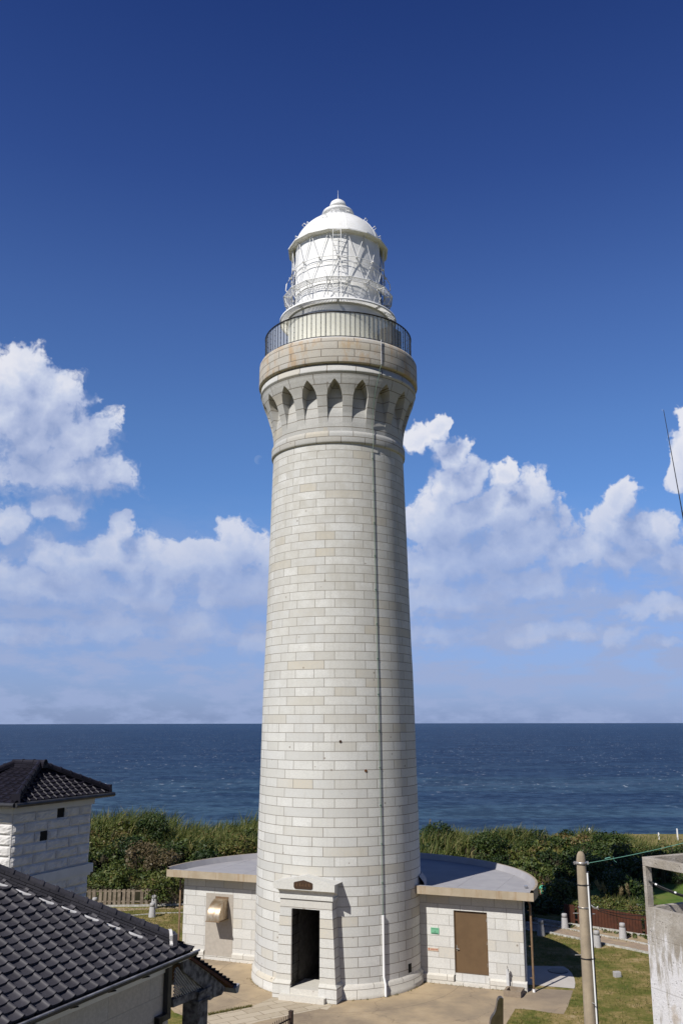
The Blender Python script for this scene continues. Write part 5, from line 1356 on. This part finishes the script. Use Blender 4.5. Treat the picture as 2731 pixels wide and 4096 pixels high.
th_ = mesh_np('shrub_thicket', V, 4, Tt, M['leaf']); tag(th_, 'dense dark green coastal thicket spreading behind the lighthouse and annex down to the sea', 'thicket', kind='stuff')
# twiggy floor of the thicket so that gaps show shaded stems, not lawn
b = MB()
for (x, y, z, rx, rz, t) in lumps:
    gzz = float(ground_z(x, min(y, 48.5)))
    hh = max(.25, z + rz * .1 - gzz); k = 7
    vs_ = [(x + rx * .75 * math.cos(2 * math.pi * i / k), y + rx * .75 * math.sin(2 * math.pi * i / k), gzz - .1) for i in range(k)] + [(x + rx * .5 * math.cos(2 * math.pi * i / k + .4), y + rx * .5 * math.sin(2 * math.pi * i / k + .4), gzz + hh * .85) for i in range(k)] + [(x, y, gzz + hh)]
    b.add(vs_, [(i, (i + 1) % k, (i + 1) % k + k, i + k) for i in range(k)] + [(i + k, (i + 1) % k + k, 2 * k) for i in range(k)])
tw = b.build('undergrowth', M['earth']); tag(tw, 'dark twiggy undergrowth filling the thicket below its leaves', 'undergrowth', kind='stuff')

def blades(pts, hmin, hmax, w, lean=.35, wind=(.25, .1)):
    n = len(pts); h = RNG.uniform(hmin, hmax, n); a = RNG.uniform(0, 2 * math.pi, n)
    side = np.stack([np.cos(a), np.sin(a), np.zeros(n)], 1) * (w * RNG.uniform(.6, 1.3, n))[:, None]
    ln = np.stack([RNG.normal(wind[0], lean, n), RNG.normal(wind[1], lean, n), np.ones(n)], 1); ln = unit(ln)
    mid = pts + ln * (h * .55)[:, None]; tip = mid + unit(ln + np.stack([RNG.normal(wind[0], .4, n), RNG.normal(0, .4, n), -.25 * np.ones(n)], 1)) * (h * .5)[:, None]
    q1 = np.stack([pts - side, pts + side, mid + side * .8, mid - side * .8], 1); q2 = np.stack([mid - side * .8, mid + side * .8, tip + side * .12, tip - side * .12], 1)
    return np.concatenate([q1, q2], 1).reshape(-1, 3)
def scatter(n, x0, x1, y0, y1, zf):
    p = np.stack([RNG.uniform(x0, x1, n), RNG.uniform(y0, y1, n), np.zeros(n)], 1)
    p[:, 2] = [zf(a, c) for a, c in p[:, :2]]; return p
RP = []
RP.append((scatter(7000, -30, -3, 35, 46, lambda x, y: canopy(x, y) - 1.7 + .5 * nz(x, y, .7)), .9, 2.3))
RP.append((scatter(1500, -28, -16, 36, 45, lambda x, y: canopy(x, y) - .5), 1.0, 2.0))
RP.append((scatter(900, -13, -5, 29, 36, lambda x, y: canopy(x, y) - .6), .8, 1.5))
cl = np.concatenate([np.stack([RNG.normal(cx, sx, n_), RNG.normal(cy, 1.6, n_), np.zeros(n_)], 1) for cx, cy, sx, n_ in ((9.5, 42, 1.5, 900), (13.0, 43, 1.8, 900), (15.6, 43, 1.2, 600), (18, 44, 1.5, 350), (6.3, 33, .8, 500), (6.4, 24, .9, 420), (11, 38, 2.5, 500))])
cl[:, 2] = [canopy(a, c) - .8 for a, c in cl[:, :2]]; RP.append((cl, .9, 2.0))
RP.append((np.concatenate([np.stack([RNG.normal(24.6, .5, 260), RNG.normal(46, .5, 260), np.full(260, .7)], 1)]), .9, 1.8))
V = []; Tt = []
for p, h0_, h1_ in RP:
    V.append(blades(p, h0_, h1_, .042)); Tt.append(np.repeat(np.clip(RNG.normal(.42, .26, len(p)), 0, 1), 2))
rd = mesh_np('reeds', np.concatenate(V), 4, np.concatenate(Tt), M['reed']); tag(rd, 'tall yellow green reeds along the seaward top of the thicket', 'reeds', kind='stuff')
p = scatter(9000, 20, 36, 45.5, 55, lambda x, y: 0.0); p = p[(p[:, 0] > 20 + (p[:, 1] - 45.5) * .2)]
keep = RNG.uniform(0, 1, len(p)) < np.where(p[:, 0] > 31.5, .10, 1.0); p = p[keep]
V = blades(p, .3, .8, .03); mg_ = mesh_np('tall_grass', V, 4, np.repeat(np.clip(RNG.normal(.55, .2, len(p)), 0, 1), 2), M['reed']); tag(mg_, 'yellowish tall grass at the seaward edge on the right', 'grass', kind='stuff')

tp = np.array([[x + random.gauss(0, .4), y + random.gauss(0, .4), z + rz * .55] for (x, y, z, rx, rz, t) in lumps if rx > .8 and random.random() < .22 for _ in range(14)])
V = blades(tp, .25, .85, .016, .45, (.12, 0)); tws = mesh_np('dry_twigs', V, 4, np.repeat(RNG.uniform(.2, 1, len(tp)), 2), M['leafbrown']); tag(tws, 'dry grey brown twigs sticking out of the thicket here and there', 'twigs', kind='stuff')
# lawn blades near the annex and pole, weeds behind the board fence
def in_poly(x, y, poly):
    r = False; j = len(poly) - 1
    for i in range(len(poly)):
        if (poly[i][1] > y) != (poly[j][1] > y) and x < (poly[j][0] - poly[i][0]) * (y - poly[i][1]) / (poly[j][1] - poly[i][1]) + poly[i][0]: r = not r
        j = i
    return r
lawn_poly = px([(2023, 4130), (2023, 4096), (2060, 4036), (2130, 4041), (2252, 4058), (2290, 3962), (2302, 3935), (2296, 3905), (2260, 3862), (2110, 3860), (2110, 3728), (2186, 3737), (2317, 3764), (2500, 3801), (2760, 3856), (2760, 4130)])
p = scatter(60000, 5, 22, -16, 11, lambda x, y: .0); p = p[[in_poly(a, c, lawn_poly) for a, c in p[:, :2]]]
dn = np.array([.5 + .5 * nz(a, c, 1.1) + .35 * nz(a + 3, c, 3.1) for a, c in p[:, :2]])
p = p[(RNG.uniform(0, 1, len(p)) < .12 + .6 * dn)]
left = scatter(9000, -16, -9.6, 4, 17, lambda x, y: 0.0)
fr_ = px([(610 * .3827 + 600, 4062), (1006, 4028)]); ed = np.stack([np.interp(RNG.uniform(0, 1, 700), [0, 1], [fr_[0][0], fr_[1][0]]), np.zeros(700), np.zeros(700)], 1); ed[:, 1] = np.interp(ed[:, 0], [fr_[0][0], fr_[1][0]], [fr_[0][1], fr_[1][1]]) + RNG.normal(.08, .07, 700)
ew_ = np.repeat(EDGE_WEEDS, 3, 0) + RNG.normal(0, .04, (len(EDGE_WEEDS) * 3, 3)) * np.array([1, 1, 0])
kp = []
for l_ in (k1, k2, k3):
    la = np.array(l_); tt = RNG.uniform(0, len(la) - 1, 500); ii = tt.astype(int); fr2 = (tt - ii)[:, None]
    q_ = la[ii] * (1 - fr2) + la[np.minimum(ii + 1, len(la) - 1)] * fr2; kp.append(np.concatenate([q_ + RNG.normal(0, .10, (500, 2)), np.full((500, 1), .01)], 1))
p = np.concatenate([p, left, ed, ew_] + kp)
V = blades(p, .05, .13, .012, .5, (.1, 0)); lg = mesh_np('lawn_blades', V, 4, np.repeat(np.clip(RNG.normal(.42, .24, len(p)), 0, 1), 2), M['blade']); tag(lg, 'short patchy lawn grass around the paved yard', 'grass', kind='stuff')
sheet('lawn_patch', px([(640, 4100), (640, 4050), (703, 4052), (775, 4080), (800, 4110)]), .010, M['lawn'])
lm = []
f_a = np.array(rfp)
for i in range(170):
    t = random.uniform(0, 1); s_ = random.uniform(.5, 3.6)
    q = np.array([np.interp(t, np.linspace(0, 1, len(f_a)), f_a[:, 0]), np.interp(t, np.linspace(0, 1, len(f_a)), f_a[:, 1])]) + np.array([.62, .78]) * s_
    r = random.uniform(.25, .45); lm.append((q[0], q[1], r * .6 + random.uniform(.35, .75), r, r, .55 + random.uniform(-.2, .25)))
for i in range(60):
    t = random.uniform(0, 1); q = np.array([np.interp(t, np.linspace(0, 1, len(f_a)), f_a[:, 0]), np.interp(t, np.linspace(0, 1, len(f_a)), f_a[:, 1])]) - np.array([.62, .78]) * random.uniform(.08, .9)
    r = random.uniform(.07, .16); lm.append((q[0], q[1], r * .4, r, r * .6, .5))
V, Tt = lump_leaves(lm, 110, .05, .10); wd = mesh_np('weeds', V, 4, Tt, M['leaf']); tag(wd, 'leafy green weeds crowding both sides of the red-brown board fence', 'weeds', kind='stuff')
# hedge behind the picket fence
hl = []
for x in np.arange(-21.5, -8.6, .32):
    yb = float(np.interp(x, [-21.5, -17, -11, -8.6], [19.2, 18.6, 19.1, 19.4]))
    for k in range(2): hl.append((x, yb + k * .35, 1.12 + random.uniform(-.05, .06), .34, .34, .55 + random.uniform(-.12, .12)))
V, Tt = lump_leaves(hl, 120, .05, .09); hg = thing('clipped_hedge', 'low clipped green hedge just behind the weathered picket fence', 'hedge', (-15, 19, 0))
o = mesh_np('foliage', V - np.array([-15, 19, 0]), 4, Tt, M['leaf'], hg)
b = MB(); b.prism([(-21.5, 19.0, .0), (-17, 18.4, 0), (-11, 18.9, 0), (-8.6, 19.2, 0), (-8.6, 19.7, 0), (-11, 19.5, 0), (-17, 19.0, 0), (-21.5, 19.6, 0)], (0, 0, 1.2)); b.build('stem_mass', M['earth'], hg)
# shrubs one can tell apart
def shrub(pos, rad, h, nl, tint, mat, label, size=(.07, .13), dens=60):
    x0, y0 = pos; z0 = float(ground_z(x0, y0)); t = thing('shrub', label, 'shrub', (x0, y0, z0))
    lm = [(0, 0, h - rad * .6, rad * .8, rad * .62, tint)]
    for i in range(nl):
        a = random.uniform(0, 2 * math.pi); r_ = rad * random.uniform(.45, .95); rr = rad * random.uniform(.28, .5)
        lm.append((r_ * math.cos(a), r_ * math.sin(a), h - rad * random.uniform(.35, 1.3), rr, rr * .85, tint + random.uniform(-.12, .12)))
    V, Tt = lump_leaves(lm, dens, *size); mesh_np('foliage', V, 4, Tt, M[mat], t)
    b = MB()
    for i in range(9):
        a = random.uniform(0, 2 * math.pi); r_ = rad * random.uniform(.2, .8); zz = h - rad * random.uniform(.2, .9)
        b.tube([(0.05 * math.cos(a), .05 * math.sin(a), 0), (r_ * .4 * math.cos(a), r_ * .4 * math.sin(a), zz * .5), (r_ * math.cos(a), r_ * math.sin(a), zz)], .05, 5, r1=.012)
    o = b.build('stem', M['bark'], None, origin=(0, 0, 0)); o.parent = t
    return t
def pos_at(px_, py_, z): p = at(px_, py_, z); return p[0], p[1]
shrub(pos_at(612, 3290, 3.6), 1.75, 4.35, 12, .16, 'leaf', 'dark rounded evergreen bush standing up into the reeds above the picket fence')
shrub(pos_at(560, 3385, 2.9), 1.5, 3.2, 10, .5, 'leafbrown', 'brownish half dry shrub in the middle of the thicket left of the annex', dens=45)
shrub(pos_at(655, 3410, 2.8), 1.3, 3.0, 9, .35, 'leafbrown', 'russet tinged shrub right of the half dry one, above the annex roof', dens=50)
shrub(pos_at(455, 3470, 2.3), 1.5, 2.6, 11, .50, 'leaf', 'leafy green bush close behind the picket fence beside the stone tower')
shrub(pos_at(650, 3500, 2.0), 1.35, 2.2, 10, .58, 'leaf', 'bright green bush behind the picket fence next to the annex roof edge')
shrub(pos_at(960, 3345, 3.3), 1.5, 3.4, 10, .72, 'leaf', 'olive brown bush beside the left edge of the lighthouse above the annex roof')
shrub(pos_at(1960, 3345, 2.5), 1.6, 2.9, 11, .26, 'leaf', 'dark mounded bush in front of the reeds, above the right half of the annex roof')
shrub(pos_at(1750, 3315, 2.5), 1.4, 3.0, 9, .22, 'leaf', 'dark low bush just right of the lighthouse with the sea above it')
shrub(pos_at(2245, 3560, 1.0), 1.2, 1.75, 10, .62, 'leaf', 'grey green bush beside the person in the mint T-shirt')
shrub(pos_at(2470, 3510, 1.5), 1.7, 2.1, 12, .20, 'leaf', 'very dark bush at the lawn edge, left of the concrete frame')
shrub(pos_at(2350, 3420, 1.9), 1.6, 2.4, 11, .5, 'leaf', 'green bush directly behind the top of the utility pole')
# pampas plumes
def plume(px_, py_, h, n, label, lean):
    p0 = at(px_, py_, 0.0); t = thing('pampas_grass', label, 'plant', (p0[0], p0[1], 0))
    pts = np.stack([RNG.normal(0, .12, 120), RNG.normal(0, .12, 120), np.zeros(120)], 1); V = blades(pts, .5, 1.1, .02); mesh_np('leaves', V, 4, np.repeat(RNG.uniform(.2, .8, 120), 2), M['reed'], t)
    for i in range(n):
        top = np.array([lean * h + random.gauss(0, .16), random.gauss(0, .15), h * random.uniform(.8, 1.05)]); base_ = np.array([random.gauss(0, .08), random.gauss(0, .08), 0])
        b = MB(); b.tube([base_, base_ * .5 + top * .5 + (0, 0, .1), top], .012, 4, r1=.006); o = b.build('stalk', M['bark'], None, origin=(0, 0, 0)); o.parent = t
        s_ = RNG.uniform(.0, 1, 90); pp = top[None] * (1 - s_[:, None] * .38) + np.array([0, 0, .1]) * s_[:, None] + RNG.normal(0, .035, (90, 3))
        mesh_np('plume', blades(pp, .08, .22, .016, .5, (.3 * np.sign(lean), 0)), 4, np.repeat(RNG.uniform(0, 1, 90), 2), M['plume'], t)
plume(2436, 3634, 1.75, 4, 'tall buff pampas plumes leaning left behind the board fence, beside the pole', -.32)
plume(2476, 3632, 1.35, 2, 'short pampas tuft behind the board fence, between the leaning plumes and the reddish spike', .02)
plume(2522, 3640, 1.6, 2, 'upright reddish pampas spike in front of the meadow near the concrete building', -.08)
plume(1716, 3370, 2.6, 1, 'single pale reed plume standing just right of the lighthouse above the annex roof', .0)
